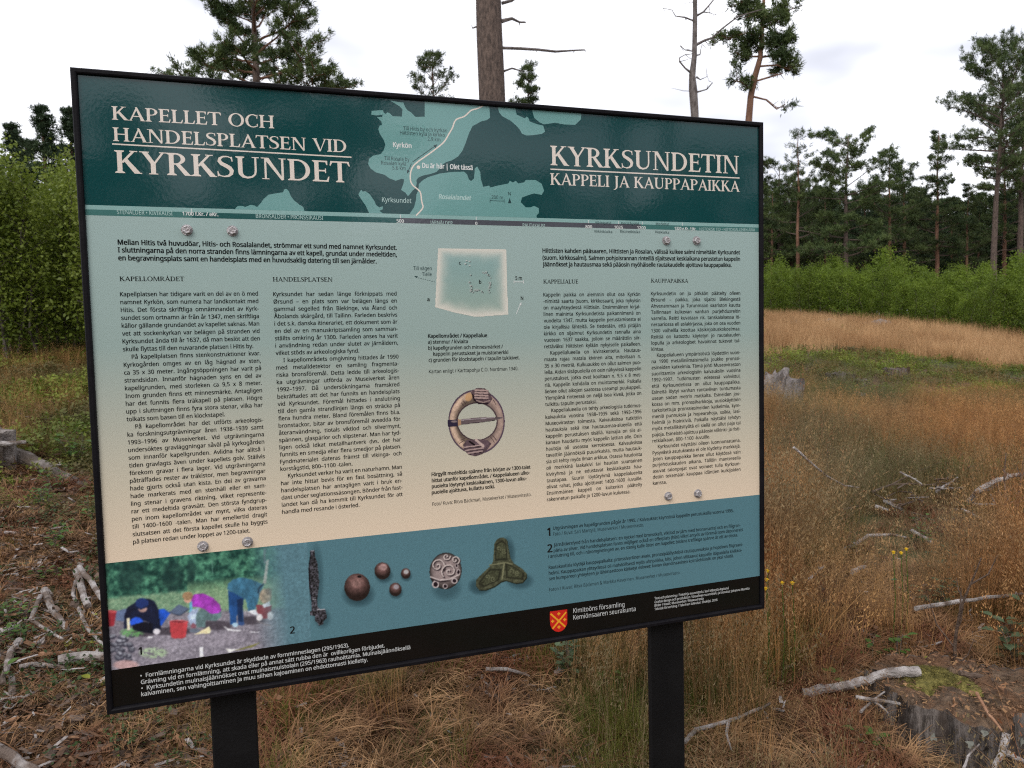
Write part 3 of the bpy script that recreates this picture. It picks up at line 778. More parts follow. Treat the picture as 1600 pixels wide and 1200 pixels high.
tb.done('notice_text', gloss('print_offwhite_ink', (0.52, 0.53, 0.52, 1)))
bpy.data.objects.remove(_to); bpy.data.curves.remove(_tc)
# parish emblem
sh = [cE(*p) for p in ((85, 247), (205, 231), (206, 300), (204, 335), (190, 362), (170, 380), (148, 388), (122, 384), (100, 368), (88, 340), (85, 300))]
poly_print('emblem', [sh], M_red, 0.0006)
def erib(a, b, w, k): return stroke([S(*cE(*a)), S(*cE(*b))], w)
em = [erib((90, 262), (192, 352), 0.0032, 0), erib((198, 250), (104, 366), 0.0032, 1)]
for (x, y) in ((147, 262), (188, 302), (104, 314), (148, 354)):
    em += [erib((x-11, y+1), (x+11, y-1), 0.0022, 2), erib((x, y-11), (x, y+11), 0.0022, 3)]
poly_print('emblem_charge', em, M_yellow, 0.0009, px=False)
# ------------------------------------------------------------------ printed pictures (flat print, one colour value per point)
def vnoise(x, y, seed=0, octs=3):
    r = np.random.RandomState(seed); out = np.zeros_like(x); amp = 1.0; tot = 0
    for o in range(octs):
        g = r.rand(64, 64); xi = np.floor(x).astype(int); yi = np.floor(y).astype(int)
        fx = x-xi; fy = y-yi; fx = fx*fx*(3-2*fx); fy = fy*fy*(3-2*fy)
        a = g[yi % 64, xi % 64]; b = g[yi % 64, (xi+1) % 64]; c = g[(yi+1) % 64, xi % 64]; d = g[(yi+1) % 64, (xi+1) % 64]
        out += amp*((a*(1-fx)+b*fx)*(1-fy)+(c*(1-fx)+d*fx)*fy); tot += amp; amp *= .55; x = x*2.03+7; y = y*2.03+3
    return out/tot
def pip(x, y, P):
    ins = np.zeros(x.shape, bool); n = len(P)
    for i in range(n):
        x0, y0 = P[i]; x1, y1 = P[(i+1) % n]
        if y0 == y1: continue
        c = ((y0 > y) != (y1 > y)) & (x < (x1-x0)*(y-y0)/(y1-y0)+x0); ins ^= c
    return ins
def ell(x, y, cx, cy, rx, ry, a=0.0):
    ca, sa = math.cos(a), math.sin(a); dx = x-cx; dy = y-cy
    return ((dx*ca+dy*sa)/rx)**2+((-dx*sa+dy*ca)/ry)**2
def segd(x, y, a, b):
    ax, ay = a; bx, by = b; L = (bx-ax)**2+(by-ay)**2
    t = np.clip(((x-ax)*(bx-ax)+(y-ay)*(by-ay))/L, 0, 1); return np.hypot(x-ax-t*(bx-ax), y-ay-t*(by-ay)), t
class Cv:
    """canvas over points x,y (local picture units), rgb 0-255 plus alpha"""
    def __init__(s, x, y, col=(0, 0, 0), a=1.0):
        s.x, s.y = x, y; s.c = np.ones(x.shape+(3,))*np.array(col, float); s.a = np.ones(x.shape)*a
    def put(s, m, col, al=1.0, tex=None):
        m = m.astype(float)*al; col = np.array(col, float)
        if tex is not None: col = col*tex[..., None]
        s.c = s.c*(1-m[..., None])+col*m[..., None]; s.a = np.maximum(s.a, m)
    def poly(s, P, col, al=1.0, tex=None): s.put(pip(s.x, s.y, P), col, al, tex)
    def ell(s, cx, cy, rx, ry, col, al=1.0, a=0.0, soft=0.0, tex=None):
        e = ell(s.x, s.y, cx, cy, rx, ry, a)
        m = np.clip((1-e)/soft, 0, 1) if soft else (e < 1).astype(float)
        s.put(m, col, al, tex)
    def line(s, pts, w, col, al=1.0, tex=None):
        m = np.zeros(s.x.shape, bool)
        for a, b in zip(pts[:-1], pts[1:]): m |= segd(s.x, s.y, a, b)[0] < w/2
        s.put(m, col, al, tex)

def picture(name, corners, res, paint, d, cut=False):
    """axis-aligned rectangle on the board around px corners; paint(px,py)->(rgb,alpha)"""
    uv = [S(*c) for c in corners]; u0 = min(a for a, b in uv); u1 = max(a for a, b in uv); v0 = min(b for a, b in uv); v1 = max(b for a, b in uv)
    if name == 'excavation_picture': u0 = E0; v0 = v_b0; v1 = v_b1
    if name == 'finds_picture': v0 = max(v0, v_b0+.0005); v1 = min(v1, v_b1-.0005)
    nu = max(8, int((u1-u0)/res)); nv = max(8, int((v1-v0)/res))
    U, Vv = np.meshgrid(np.linspace(u0, u1, nu), np.linspace(v0, v1, nv))
    X, Y = to_px(U, Vv); rgb, al = paint(X, Y)
    if not cut:          # soft print: slight blur, then a little grain
        for _ in range(2 if name == 'excavation_picture' else 1):
            q = np.pad(rgb, ((1, 1), (1, 1), (0, 0)), 'edge'); rgb = (q[1:-1, 1:-1]*2+q[:-2, 1:-1]+q[2:, 1:-1]+q[1:-1, :-2]+q[1:-1, 2:])/6
    co = np.stack([U-SW/2, np.full_like(U, -d*0.3), HT-Vv], -1).reshape(-1, 3)
    ix = np.arange(nu*nv).reshape(nv, nu); Fq = np.stack([ix[1:, :-1], ix[1:, 1:], ix[:-1, 1:], ix[:-1, :-1]], -1).reshape(-1, 4)
    if cut:
        A = al.ravel()[Fq].mean(1); Fq = Fq[A > 0.5]
        used = np.unique(Fq); re = np.zeros(nu*nv, int); re[used] = np.arange(len(used)); Fq = re[Fq]; co = co[used]; rgb = rgb.reshape(-1, 3)[used]
    me = np_mesh(name, co, Fq, M_painted)
    ca = me.color_attributes.new('Col', 'FLOAT_COLOR', 'POINT')
    c4 = np.ones((len(co), 4), np.float32); c4[:, :3] = lin(rgb.reshape(-1, 3)); ca.data.foreach_set('color', c4.ravel())
    return link(name, me, BOARD)

TEALRGB = np.array([87.5, 126.5, 137.0])
def paint_dig(X, Y):
    x = (X-150)*5.333; y = (Y-840)*5.333
    n1 = vnoise(x/42, y/42, 1, 4); n2 = vnoise(x/14, y/9, 2, 3); n3 = vnoise(x/90, y/70, 5, 2)
    c = Cv(x, y, (40, 92, 72)); N = lambda a, b, n: np.stack([a[i]+(b[i]-a[i])*n for i in range(3)], -1)
    dark = np.clip((n1-.35)*2.4, 0, 1)*0.75+np.clip((n2-.4)*2, 0, 1)*.45
    c.c = N((14, 44, 38), (82, 142, 108), np.clip(dark, 0, 1))
    for cx, cy, rx, ry in ((290, 300, 130, 150), (640, 330, 110, 170), (790, 280, 45, 130)):
        m = np.clip((1-ell(x, y, cx, cy, rx, ry))*1.6, 0, 1)*(.55+.45*np.clip((n2-.3)*2.5, 0, 1)); c.put(m, (18, 40, 38), .8)
    c.line([(968, 190), (972, 300)], 6, (120, 160, 140), .6)
    # meadow, then soil
    gl = 470-0.09*(x-300)+30*(n1-.5)
    m = np.clip((y-gl)/30, 0, 1); c.c = c.c*(1-m[..., None])+N((62, 98, 72), (134, 156, 122), np.clip(n2*1.3-.1, 0, 1))*m[..., None]
    m = np.clip((y-gl+70)/60, 0, 1)*(x > 760)*.6; c.c = c.c*(1-m[..., None])+N((86, 118, 82), (142, 162, 118), n2)*m[..., None]
    sl = 600+25*(n1-.5)-0.03*(x-700)
    m = np.clip((y-sl)/35, 0, 1); c.c = c.c*(1-m[..., None])+N((78, 72, 80), (150, 142, 150), np.clip(n2*1.2-.1+.3*(n3-.5), 0, 1))*m[..., None]
    c.put(np.clip((1-ell(x, y, 820, 850, 520, 70))*1.5, 0, 1), (150, 140, 150), .35, .8+.4*n2)
    for cx, cy, rx, ry in ((640, 780, 200, 40), (1000, 730, 160, 45), (1300, 690, 120, 40), (400, 790, 120, 40)):
        c.put(np.clip((1-ell(x, y, cx, cy, rx, ry))*2, 0, 1), (44, 36, 42), .7)
    r = np.random.RandomState(4)
    for i in range(34):
        cx, cy = 110+r.rand()*190, 800+r.rand()*210; k = 80+r.rand()*75
        c.ell(cx, cy+8, 30, 18, (52, 50, 60)); c.ell(cx, cy, 26, 15, (k, k, k+8), 1, r.rand()-.5, .6)
    c.put(np.clip((1-ell(x, y, 300, 790, 110, 45))*2, 0, 1)*(n2 > .45), (90, 150, 80), .85)
    c.put(np.clip((1-ell(x, y, 480, 960, 130, 50))*2, 0, 1)*(n2 > .42), (150, 178, 130), .8)
    c.put(np.clip((1-ell(x, y, 250, 1060, 120, 45))*2, 0, 1), (190, 140, 130), .6)
    c.poly([(165, 612), (255, 590), (232, 700), (162, 688)], (84, 98, 128)); c.poly([(608, 622), (690, 556), (778, 592), (700, 648)], (76, 88, 110))
    c.line([(610, 625), (700, 650), (778, 594)], 6, (40, 44, 58))
    # left bucket, peg
    c.poly([(80, 618), (170, 618), (150, 738), (90, 740)], (140, 36, 44)); c.ell(125, 616, 48, 13, (178, 66, 70))
    # first person: dark jumper, blue trousers, cap
    sh1 = .75+.5*vnoise(x/35, y/60, 9, 2)
    c.poly([(520, 600), (570, 592), (618, 628), (545, 735), (515, 728)], (24, 66, 165), 1, sh1)
    c.poly([(230, 755), (238, 640), (262, 580), (320, 545), (345, 515), (440, 508), (488, 530), (522, 600), (530, 690), (545, 765), (480, 775), (455, 715), (400, 690), (300, 700), (290, 760)], (20, 24, 44), 1, sh1)
    c.ell(338, 705, 55, 42, (30, 72, 190), tex=sh1); c.poly([(300, 730), (400, 700), (470, 715), (478, 800), (400, 790), (310, 770)], (16, 16, 26))
    c.ell(390, 595, 36, 28, (158, 122, 112)); c.ell(384, 548, 56, 44, (26, 42, 92)); c.line([(335, 575), (370, 597), (430, 572)], 9, (14, 22, 46))
    c.ell(505, 782, 30, 24, (188, 182, 186)); c.poly([(258, 668), (280, 668), (283, 770), (258, 772)], (208, 190, 158))
    # red bucket
    c.poly([(612, 698), (766, 698), (748, 828), (720, 840), (645, 840), (625, 828)], (165, 50, 54), 1, .92+.16*vnoise(x/30, y/200, 3, 1)); c.ell(689, 698, 78, 12, (198, 92, 94)); c.ell(689, 701, 70, 8, (118, 38, 44))
    # second person: purple top, green trousers
    c.poly([(818, 648), (880, 592), (962, 628), (1046, 610), (1048, 655), (1000, 695), (915, 688), (912, 745), (842, 752)], (82, 104, 104), 1, sh1)
    c.poly([(762, 655), (800, 600), (866, 580), (835, 640), (830, 730), (785, 722)], (150, 164, 190), 1, sh1)
    c.poly([(780, 540), (806, 510), (802, 600), (776, 632)], (84, 150, 172))
    c.poly([(795, 520), (815, 472), (900, 466), (975, 502), (1030, 556), (1046, 608), (1020, 630), (955, 634), (905, 598), (860, 580), (806, 576)], (138, 44, 150), 1, sh1)
    c.ell(764, 505, 34, 40, (190, 140, 120)); c.ell(764, 486, 44, 36, (140, 108, 76)); c.ell(812, 738, 20, 26, (120, 70, 80)); c.ell(822, 775, 48, 18, (88, 96, 108))
    c.poly([(818, 808), (940, 740), (958, 770), (950, 796)], (214, 196, 150))
    # third person bending over in dark blue overalls
    c.poly([(1102, 440), (1180, 470), (1232, 500), (1222, 600), (1228, 705), (1185, 706), (1172, 600), (1172, 722), (1118, 722), (1108, 560)], (26, 62, 112), 1, sh1)
    c.poly([(1172, 520), (1230, 500), (1222, 610), (1226, 700), (1186, 700)], (18, 28, 52), .75)
    c.poly([(1094, 430), (1100, 385), (1140, 348), (1215, 330), (1300, 350), (1400, 392), (1372, 450), (1342, 560), (1322, 604), (1268, 612), (1250, 520), (1180, 478)], (48, 92, 116), 1, sh1)
    c.line([(1395, 388), (1360, 420), (1352, 460)], 12, (20, 30, 46))
    c.poly([(1334, 560), (1465, 560), (1448, 672), (1350, 676)], (122, 44, 48)); c.ell(1412, 488, 56, 68, (158, 128, 98), 1, 0, .3, .7+.6*vnoise(x/16, y/16, 7, 2)); c.ell(1440, 450, 26, 30, (108, 78, 58), .7)
    c.poly([(1385, 560), (1445, 530), (1458, 566), (1400, 585)], (206, 206, 212)); c.poly([(1262, 612), (1330, 600), (1360, 650), (1310, 640)], (200, 204, 212))
    c.ell(1362, 665, 26, 30, (206, 196, 194)); c.ell(1452, 650, 26, 34, (204, 196, 196)); c.ell(1160, 726, 26, 18, (150, 180, 200)); c.ell(1210, 716, 28, 16, (44, 66, 110))
    c.poly([(1418, 190), (1442, 180), (1418, 384), (1392, 382)], (178, 166, 148)); c.poly([(1396, 90), (1416, 90), (1412, 220), (1398, 220)], (90, 96, 96), .8)
    c.poly([(1060, 736), (1110, 760), (1210, 772), (1200, 782), (1100, 774)], (208, 206, 210)); c.line([(1285, 785), (1330, 790), (1362, 786)], 9, (200, 198, 204)); c.ell(450, 830, 22, 8, (206, 206, 212))
    c.poly([(1082, 925), (1180, 930), (1110, 960)], (210, 205, 190)); c.poly([(1140, 945), (1370, 872), (1300, 915), (1180, 938)], (104, 100, 52)); c.poly([(862, 910), (892, 910), (894, 990), (866, 992)], (206, 206, 216))
    c.line([(1340, 700), (1470, 740)], 8, (120, 104, 104))
    m = np.clip((x-1290-20*(n1-.5)-0.12*(y-500))/300, 0, 1)**1.2; c.c = c.c*(1-m[..., None])+TEALRGB*m[..., None]
    c.c = c.c*(.80+.42*vnoise(x/11, y/11, 17, 3))[..., None]+np.array((4, 6, 8.)); gr = .96+.08*np.random.RandomState(1).rand(*x.shape)
    c.c = c.c*.90+c.c.mean(-1, keepdims=True)*.10
    return np.clip(c.c*(1.0+.22*(1-m))[..., None]*gr[..., None], 0, 255), c.a
picture('excavation_picture', [(163, 880), (172, 1047), (480, 850), (480, 1003)], 0.00105, paint_dig, 0.0007)

def paint_finds(X, Y):
    x = (X-440)*4; y = (Y-830)*4; n1 = vnoise(x/14, y/14, 11, 3); n2 = vnoise(x/6, y/6, 12, 2)
    c = Cv(x, y, TEALRGB, 0.0)
    def shadow(cx, cy, rx, ry, al=.55): 
        e = ell(x, y, cx, cy, rx, ry); m = np.clip(1.4-e, 0, 1); c.c = c.c*(1-(m*al)[..., None])+np.array((22, 44, 52.))*(m*al)[..., None]
    shadow(480, 395, 95, 75); shadow(640, 275, 52, 48); shadow(780, 280, 34, 32); shadow(715, 385, 42, 36); shadow(1030, 350, 90, 80, .35)
    shadow(1240, 345, 70, 50, .5); shadow(1410, 140, 48, 100, .45); shadow(1490, 310, 80, 50, .45); shadow(215, 300, 45, 210, .35); shadow(255, 545, 50, 60, .4)
    # key
    def tx(lo, hi, n): return np.clip(lo+(hi-lo)*n, 0, 9)
    c.poly([(178, 122), (205, 120), (210, 160), (224, 200), (230, 260), (236, 320), (228, 380), (222, 430), (226, 470), (234, 488), (268, 484), (278, 500), (282, 545), (262, 560), (262, 580), (235, 590), (222, 572), (210, 560), (208, 530), (170, 524), (162, 510), (188, 498), (184, 430), (176, 380), (168, 320), (166, 260), (170, 200), (178, 160)], (86, 84, 92), 1, tx(.15, 1.5, np.clip((n2-.25)*1.6, 0, 1)))
    c.line([(182, 130), (176, 200), (172, 290), (182, 380), (190, 440)], 5, (22, 22, 30)); c.line([(226, 490), (268, 488)], 7, (180, 180, 186)); c.line([(192, 425), (216, 428)], 6, (150, 150, 156)); c.line([(184, 122), (202, 122)], 6, (150, 150, 160))
    # lead weights
    for cx, cy, rx, ry in ((472, 350, 80, 86), (630, 248, 50, 53), (776, 264, 30, 33), (711, 364, 39, 42)):
        e = ell(x, y, cx, cy, rx, ry); m = e < 1; l = np.clip(1.15-np.hypot(x-(cx-rx*.05), (y-(cy-ry*.35)))/rx, 0.08, 1)
        c.put(m, (124, 92, 88), 1, (.25+1.0*l)*(.75+.5*n1))
    c.ell(470, 325, 52, 30, (150, 118, 112), .65, -.2, .8, tx(.6, 1.3, n1)); c.ell(486, 284, 12, 7, (20, 14, 18))
    c.ell(634, 225, 28, 24, (190, 156, 152), .85, 0, .4, tx(.7, 1.2, n1)); c.ell(778, 254, 17, 15, (190, 190, 192), .9, 0, .3); c.ell(716, 348, 19, 17, (166, 160, 166), .9, 0, .4)
    # filigree bead
    e = ell(x, y, 1025, 248, 100, 114, .15); m = e < 1
    c.put(m, (150, 134, 132), 1, (1.05-.80*np.clip(e, 0, 1)**3)*(.85+.3*n1)*np.where(y > 300, .7, 1.0))
    def spiral(cx, cy, R, turns, sgn, a0, w, col):
        P = [(cx+R*(1-t/40)*math.cos(a0+sgn*turns*2*PI*t/40), cy+R*(1-t/40)*math.sin(a0+sgn*turns*2*PI*t/40)) for t in range(38)]; c.line(P, w, col)
    for (cx, cy, R, tn, sg, a0) in ((975, 215, 46, 1.6, -1, .6), (1048, 250, 50, 1.6, 1, 2.4), (1030, 158, 24, 1.3, 1, 0), (1085, 180, 28, 1.4, -1, 1)):
        spiral(cx+4, cy+5, R, tn, sg, a0, 11, (60, 50, 54)); spiral(cx, cy, R, tn, sg, a0, 7, (214, 200, 194))
    for (cx, cy, rx, ry) in ((962, 332, 22, 24), (1022, 344, 16, 16), (1080, 310, 20, 18), (1105, 256, 12, 22), (1094, 215, 10, 14)): c.ell(cx, cy, rx, ry, (196, 182, 180)); c.ell(cx, cy, rx*.62, ry*.62, (34, 24, 32))
    c.line([(930, 285), (985, 305), (1050, 300), (1110, 270)], 8, (206, 192, 188)); c.line([(930, 296), (985, 316), (1050, 311)], 6, (40, 32, 38))
    # three-lobed brooch
    tre = [(1330, 75), (1350, 46), (1382, 38), (1408, 52), (1416, 100), (1428, 165), (1450, 200), (1500, 232), (1530, 262), (1530, 290), (1508, 318), (1460, 324), (1400, 306), (1370, 316), (1330, 345), (1275, 366), (1235, 366), (1214, 340), (1216, 305), (1250, 268), (1300, 222), (1322, 190), (1326, 130)]
    c.poly([(a+3, b+6) for a, b in tre], (30, 34, 26)); c.poly(tre, (76, 78, 60), 1, .6+.8*n1)
    def inner(cx, cy, P, k=.80): return [(cx+(a-cx)*k, cy+(b-cy)*k) for a, b in P]
    for P in ([(1338, 80), (1378, 52), (1404, 80), (1412, 180), (1332, 188)], [(1300, 235), (1375, 235), (1360, 305), (1260, 352), (1226, 330)], [(1398, 200), (1440, 214), (1516, 262), (1512, 305), (1404, 292)]):
        c.poly(P, (46, 48, 38)); cx = sum(p[0] for p in P)/len(P); cy = sum(p[1] for p in P)/len(P)
        c.poly(inner(cx, cy, P), (74, 77, 58), 1, .5+.9*n2)
        for s_2 in (-1, 1): spiral(cx+s_2*18, cy+s_2*6, 17, 1.3, s_2, 1.0, 4, (120, 122, 94))
    c.line([(1390, 205), (1378, 300)], 10, (128, 128, 98)); c.line([(1300, 212), (1400, 196), (1440, 206)], 8, (122, 122, 94))
    gr = .94+.12*np.random.RandomState(2).rand(*x.shape); return np.clip(c.c*gr[..., None], 0, 255), np.ones(x.shape)
def with_cut(fn, thr=5.0, base=TEALRGB):
    def g(X, Y):
        c, a = fn(X, Y); d = np.abs(c/np.maximum(c.mean(-1, keepdims=True), 1)*base.mean()-base).sum(-1); dl = np.abs(c.mean(-1)-base.mean()); return c, (dl > 9).astype(float)
    return g
picture('finds_picture', [(472, 845), (472, 985), (835, 845), (835, 960)], 0.00095, paint_finds, 0.0006)

def paint_brooch(X, Y):
    x = (X-650)*5.714; y = (Y-590)*5.714; n1 = vnoise(x/22, y/22, 21, 3); n2 = vnoise(x/9, y/9, 22, 2)
    c = Cv(x, y, (160, 150, 138), 0.0)
    eo = ell(x, y, 540, 395, 254, 290); ei = ell(x, y, 545, 392, 172, 160)
    ang = np.arctan2(y-395, x-540)
    m = (eo < 1) & (ei > 1); rr = np.clip((1-eo)/.5, 0, 1)
    c.put(m, (186, 160, 140), 1, (.58+.55*np.sin(np.clip(rr, 0, 1)*PI))*(.8+.4*n1)*np.where(x > 560, .86, 1))
    c.put(m & (x > 600), (176, 150, 146), .45)
    c.put((eo < 1.0) & (eo > .90), (70, 54, 80), .75); c.put((ei > 1) & (ei < 1.16), (60, 46, 56), .7)
    # hands at top and bottom
    c.poly([(490, 130), (540, 92), (610, 92), (655, 130), (682, 190), (660, 228), (600, 236), (545, 225), (505, 190)], (92, 74, 78), 1, .7+.6*n1)
    for i, yy in enumerate((112, 134, 158, 180)): c.line([(528, yy), (640, yy+4)], 15, (178, 152, 146)); c.line([(528, yy+10), (640, yy+14)], 5, (44, 32, 38))
    c.line([(505, 150), (520, 200), (560, 232), (640, 232)], 12, (36, 26, 34)); c.line([(540, 205), (600, 222), (660, 205)], 9, (160, 138, 130)); c.ell(470, 175, 34, 42, (206, 160, 112), .8, .4, .4)
    c.poly([(420, 600), (450, 560), (560, 548), (640, 560), (672, 590), (640, 640), (590, 685), (530, 704), (470, 690), (430, 650)], (96, 78, 84), 1, .65+.7*n1)
    for a, b in (((432, 622), (600, 600)), ((445, 650), (600, 628)), ((465, 676), (590, 655))): c.line([a, b], 13, (170, 146, 142)); c.line([(a[0], a[1]+10), (b[0], b[1]+10)], 5, (40, 28, 36))
    c.line([(535, 555), (600, 612)], 22, (196, 172, 164)); c.line([(480, 572), (520, 600)], 16, (24, 16, 22))
    for a, b in (((665, 528), (700, 580)), ((684, 516), (720, 560)), ((400, 560), (440, 540)), ((385, 590), (430, 560)), ((405, 225), (432, 262)), ((420, 205), (446, 240)), ((690, 200), (712, 240))): c.line([a, b], 6, (74, 56, 60))
    # pin
    c.poly([(385, 372), (560, 352), (770, 352), (775, 362), (700, 382), (560, 402), (390, 424)], (112, 98, 100), 1, .7+.6*vnoise(x/60, y/6, 5, 2)); c.line([(390, 420), (560, 402), (700, 382)], 7, (36, 28, 40)); c.line([(400, 380), (700, 356)], 5, (176, 164, 168))
    c.poly([(280, 380), (376, 372), (376, 436), (284, 440)], (48, 42, 62)); c.ell(340, 392, 34, 12, (170, 150, 140), .7, 0, .6); c.poly([(372, 370), (400, 372), (402, 424), (374, 432)], (176, 140, 110))
    c.put((m | (c.a > .5)), (0, 0, 0), 0)
    return np.clip(c.c, 0, 255), (c.a > .3).astype(float)
picture('brooch_picture', [(694, 600), (694, 718), (795, 600), (795, 718)], 0.0008, paint_brooch, 0.0007, cut=True)

def paint_plan(X, Y):
    """glowing outline of the churchyard; blended over the panel's own gradient"""
    x = (X-630)*5.218; y = (Y-370)*5.218; P = [(283, 90), (840, 100), (858, 636), (590, 655), (420, 620), (258, 575)]
    d = np.full(x.shape, 1e9)
    for a, b in zip(P, P[1:]+P[:1]): d = np.minimum(d, segd(x, y, a, b)[0])
    ins = pip(x, y, P); n = vnoise(x/60, y/60, 31, 2)
    inside = np.exp(-(d/(60+30*(n-.5)))**2)
    out = np.clip(1-d/10, 0, 1)
    al = np.where(ins, .20+.80*inside, out)
    v = (Y-330)/500
    b0 = np.stack([np.interp(Y, [380, 420, 480, 520], q) for q in ([150, 142, 152, 158], [178, 170, 172, 172], [176, 166, 162, 160])], -1)
    col = b0*(1-(inside*ins)[..., None]*0.95)+np.array((222, 216, 204.))*(inside*ins)[..., None]*0.95
    c = Cv(x, y); c.c = col; c.a = (ins).astype(float)
    r = np.random.RandomState(8)
    def stones(pts, n_):
        for i in range(n_):
            t = r.rand()*(len(pts)-1); k = int(t); f = t-k; cx = pts[k][0]*(1-f)+pts[k+1][0]*f+r.randn()*6; cy = pts[k][1]*(1-f)+pts[k+1][1]*f+r.randn()*4
            c.ell(cx+3, cy+3, 8, 5, (40, 50, 52), .85); c.ell(cx, cy, 6+r.rand()*3, 4, (190, 196, 190), .8, r.rand()*3)
    stones([(552, 290), (550, 380), (556, 450)], 16); stones([(540, 450), (600, 432), (650, 452)], 11); stones([(645, 292), (700, 292), (708, 380), (700, 455)], 20)
    for q in ((515, 195), (540, 200), (506, 220), (540, 235)): c.ell(q[0]+3, q[1]+3, 9, 5, (44, 54, 56)); c.ell(*q, 8, 4, (200, 205, 200))
    return c.c, c.a
picture('plan_picture', [(677, 384), (677, 498), (797, 384), (797, 498)], 0.0009, paint_plan, 0.0005, cut=True)
ribbon('plan_scale', [cP(903, 367), cP(983, 368)], 0.0012, M_white, 0.0008); ribbon('plan_scale', [cP(903, 353), cP(903, 380)], 0.0012, M_white, 0.0008); ribbon('plan_scale', [cP(981, 354), cP(981, 381)], 0.0012, M_white, 0.0008)
ribbon('plan_arrow', [cP(922, 628), cP(955, 550)], 0.0012, M_white, 0.0008); poly_print('plan_arrow', [[cP(963, 532), cP(962, 562), cP(946, 552)]], M_white, 0.0009)
for i in range(8):
    a = (258-i*18, 368-i*4.5); ribbon('plan_arrow', [cP(*a), cP(a[0]-10, a[1]-2.5)], 0.0007, M_inkgrey, 0.0008)
poly_print('plan_arrow', [[cP(90, 322), cP(118, 320), cP(112, 336)]], M_inkgrey, 0.0009)
# ------------------------------------------------------------------ trees
M_bark = nmat('pine_bark', (0.060, 0.045, 0.038, 1), (0.150, 0.108, 0.088, 1), 26, 0.92, 1.0, 60, stretch=(1, 1, 0.35))
M_barkred = nmat('pine_upper_bark', (0.135, 0.070, 0.045, 1), (0.230, 0.125, 0.082, 1), 9, 0.9, 0.6, 40, stretch=(1, 1, 0.4))
M_deadwood = nmat('dead_branch_wood', (0.080, 0.066, 0.060, 1), (0.190, 0.165, 0.155, 1), 18, 0.9, 0.6, 60, stretch=(1, 1, 0.4))
M_needle = nmat('pine_needles', (0.034, 0.060, 0.020, 1), (0.110, 0.148, 0.046, 1), 1.6, 0.62, trans=0.22, rand=0.18, detail=4)
M_needle2 = nmat('dark_conifer_needles', (0.020, 0.042, 0.020, 1), (0.064, 0.096, 0.038, 1), 1.3, 0.65, trans=0.18, rand=0.18, detail=4)
M_birch = nmat('birch_leaves', (0.080, 0.130, 0.012, 1), (0.200, 0.275, 0.034, 1), 1.8, 0.55, trans=0.42, rand=0.22, detail=5)
M_birchd = nmat('birch_leaves_near', (0.095, 0.140, 0.014, 1), (0.240, 0.290, 0.050, 1), 3.0, 0.5, trans=0.45, rand=0.15, detail=5)
M_stem = nmat('sapling_stem', (0.060, 0.045, 0.034, 1), (0.190, 0.165, 0.140, 1), 9, 0.85)

def tri_cloud(centres, dirs, k, length, width, rng, spread=0.9, up=0.35, quad=False):
    """k slender needle faces around each centre, leaning along dirs"""
    n = len(centres); C = np.repeat(centres, k, 0); D = np.repeat(dirs, k, 0)
    R = rng.randn(n*k, 3)*spread; R[:, 2] += up; d = D*0.8+R; d /= np.linalg.norm(d, axis=1, keepdims=True)+1e-9
    l = length*(0.6+0.7*rng.rand(n*k, 1)); w = width*(0.7+0.6*rng.rand(n*k, 1))
    p = np.cross(d, rng.randn(n*k, 3)); p /= np.linalg.norm(p, axis=1, keepdims=True)+1e-9
    C = C+rng.randn(n*k, 3)*length*0.35
    if quad:
        V = np.stack([C, C+d*l*.45+p*w*.5, C+d*l, C+d*l*.45-p*w*.5], 1).reshape(-1, 3)
        F = np.arange(n*k*4).reshape(-1, 4)
    else:
        V = np.stack([C-p*w*.5, C+p*w*.5, C+d*l], 1).reshape(-1, 3); F = np.arange(n*k*3).reshape(-1, 3)
    return V, F

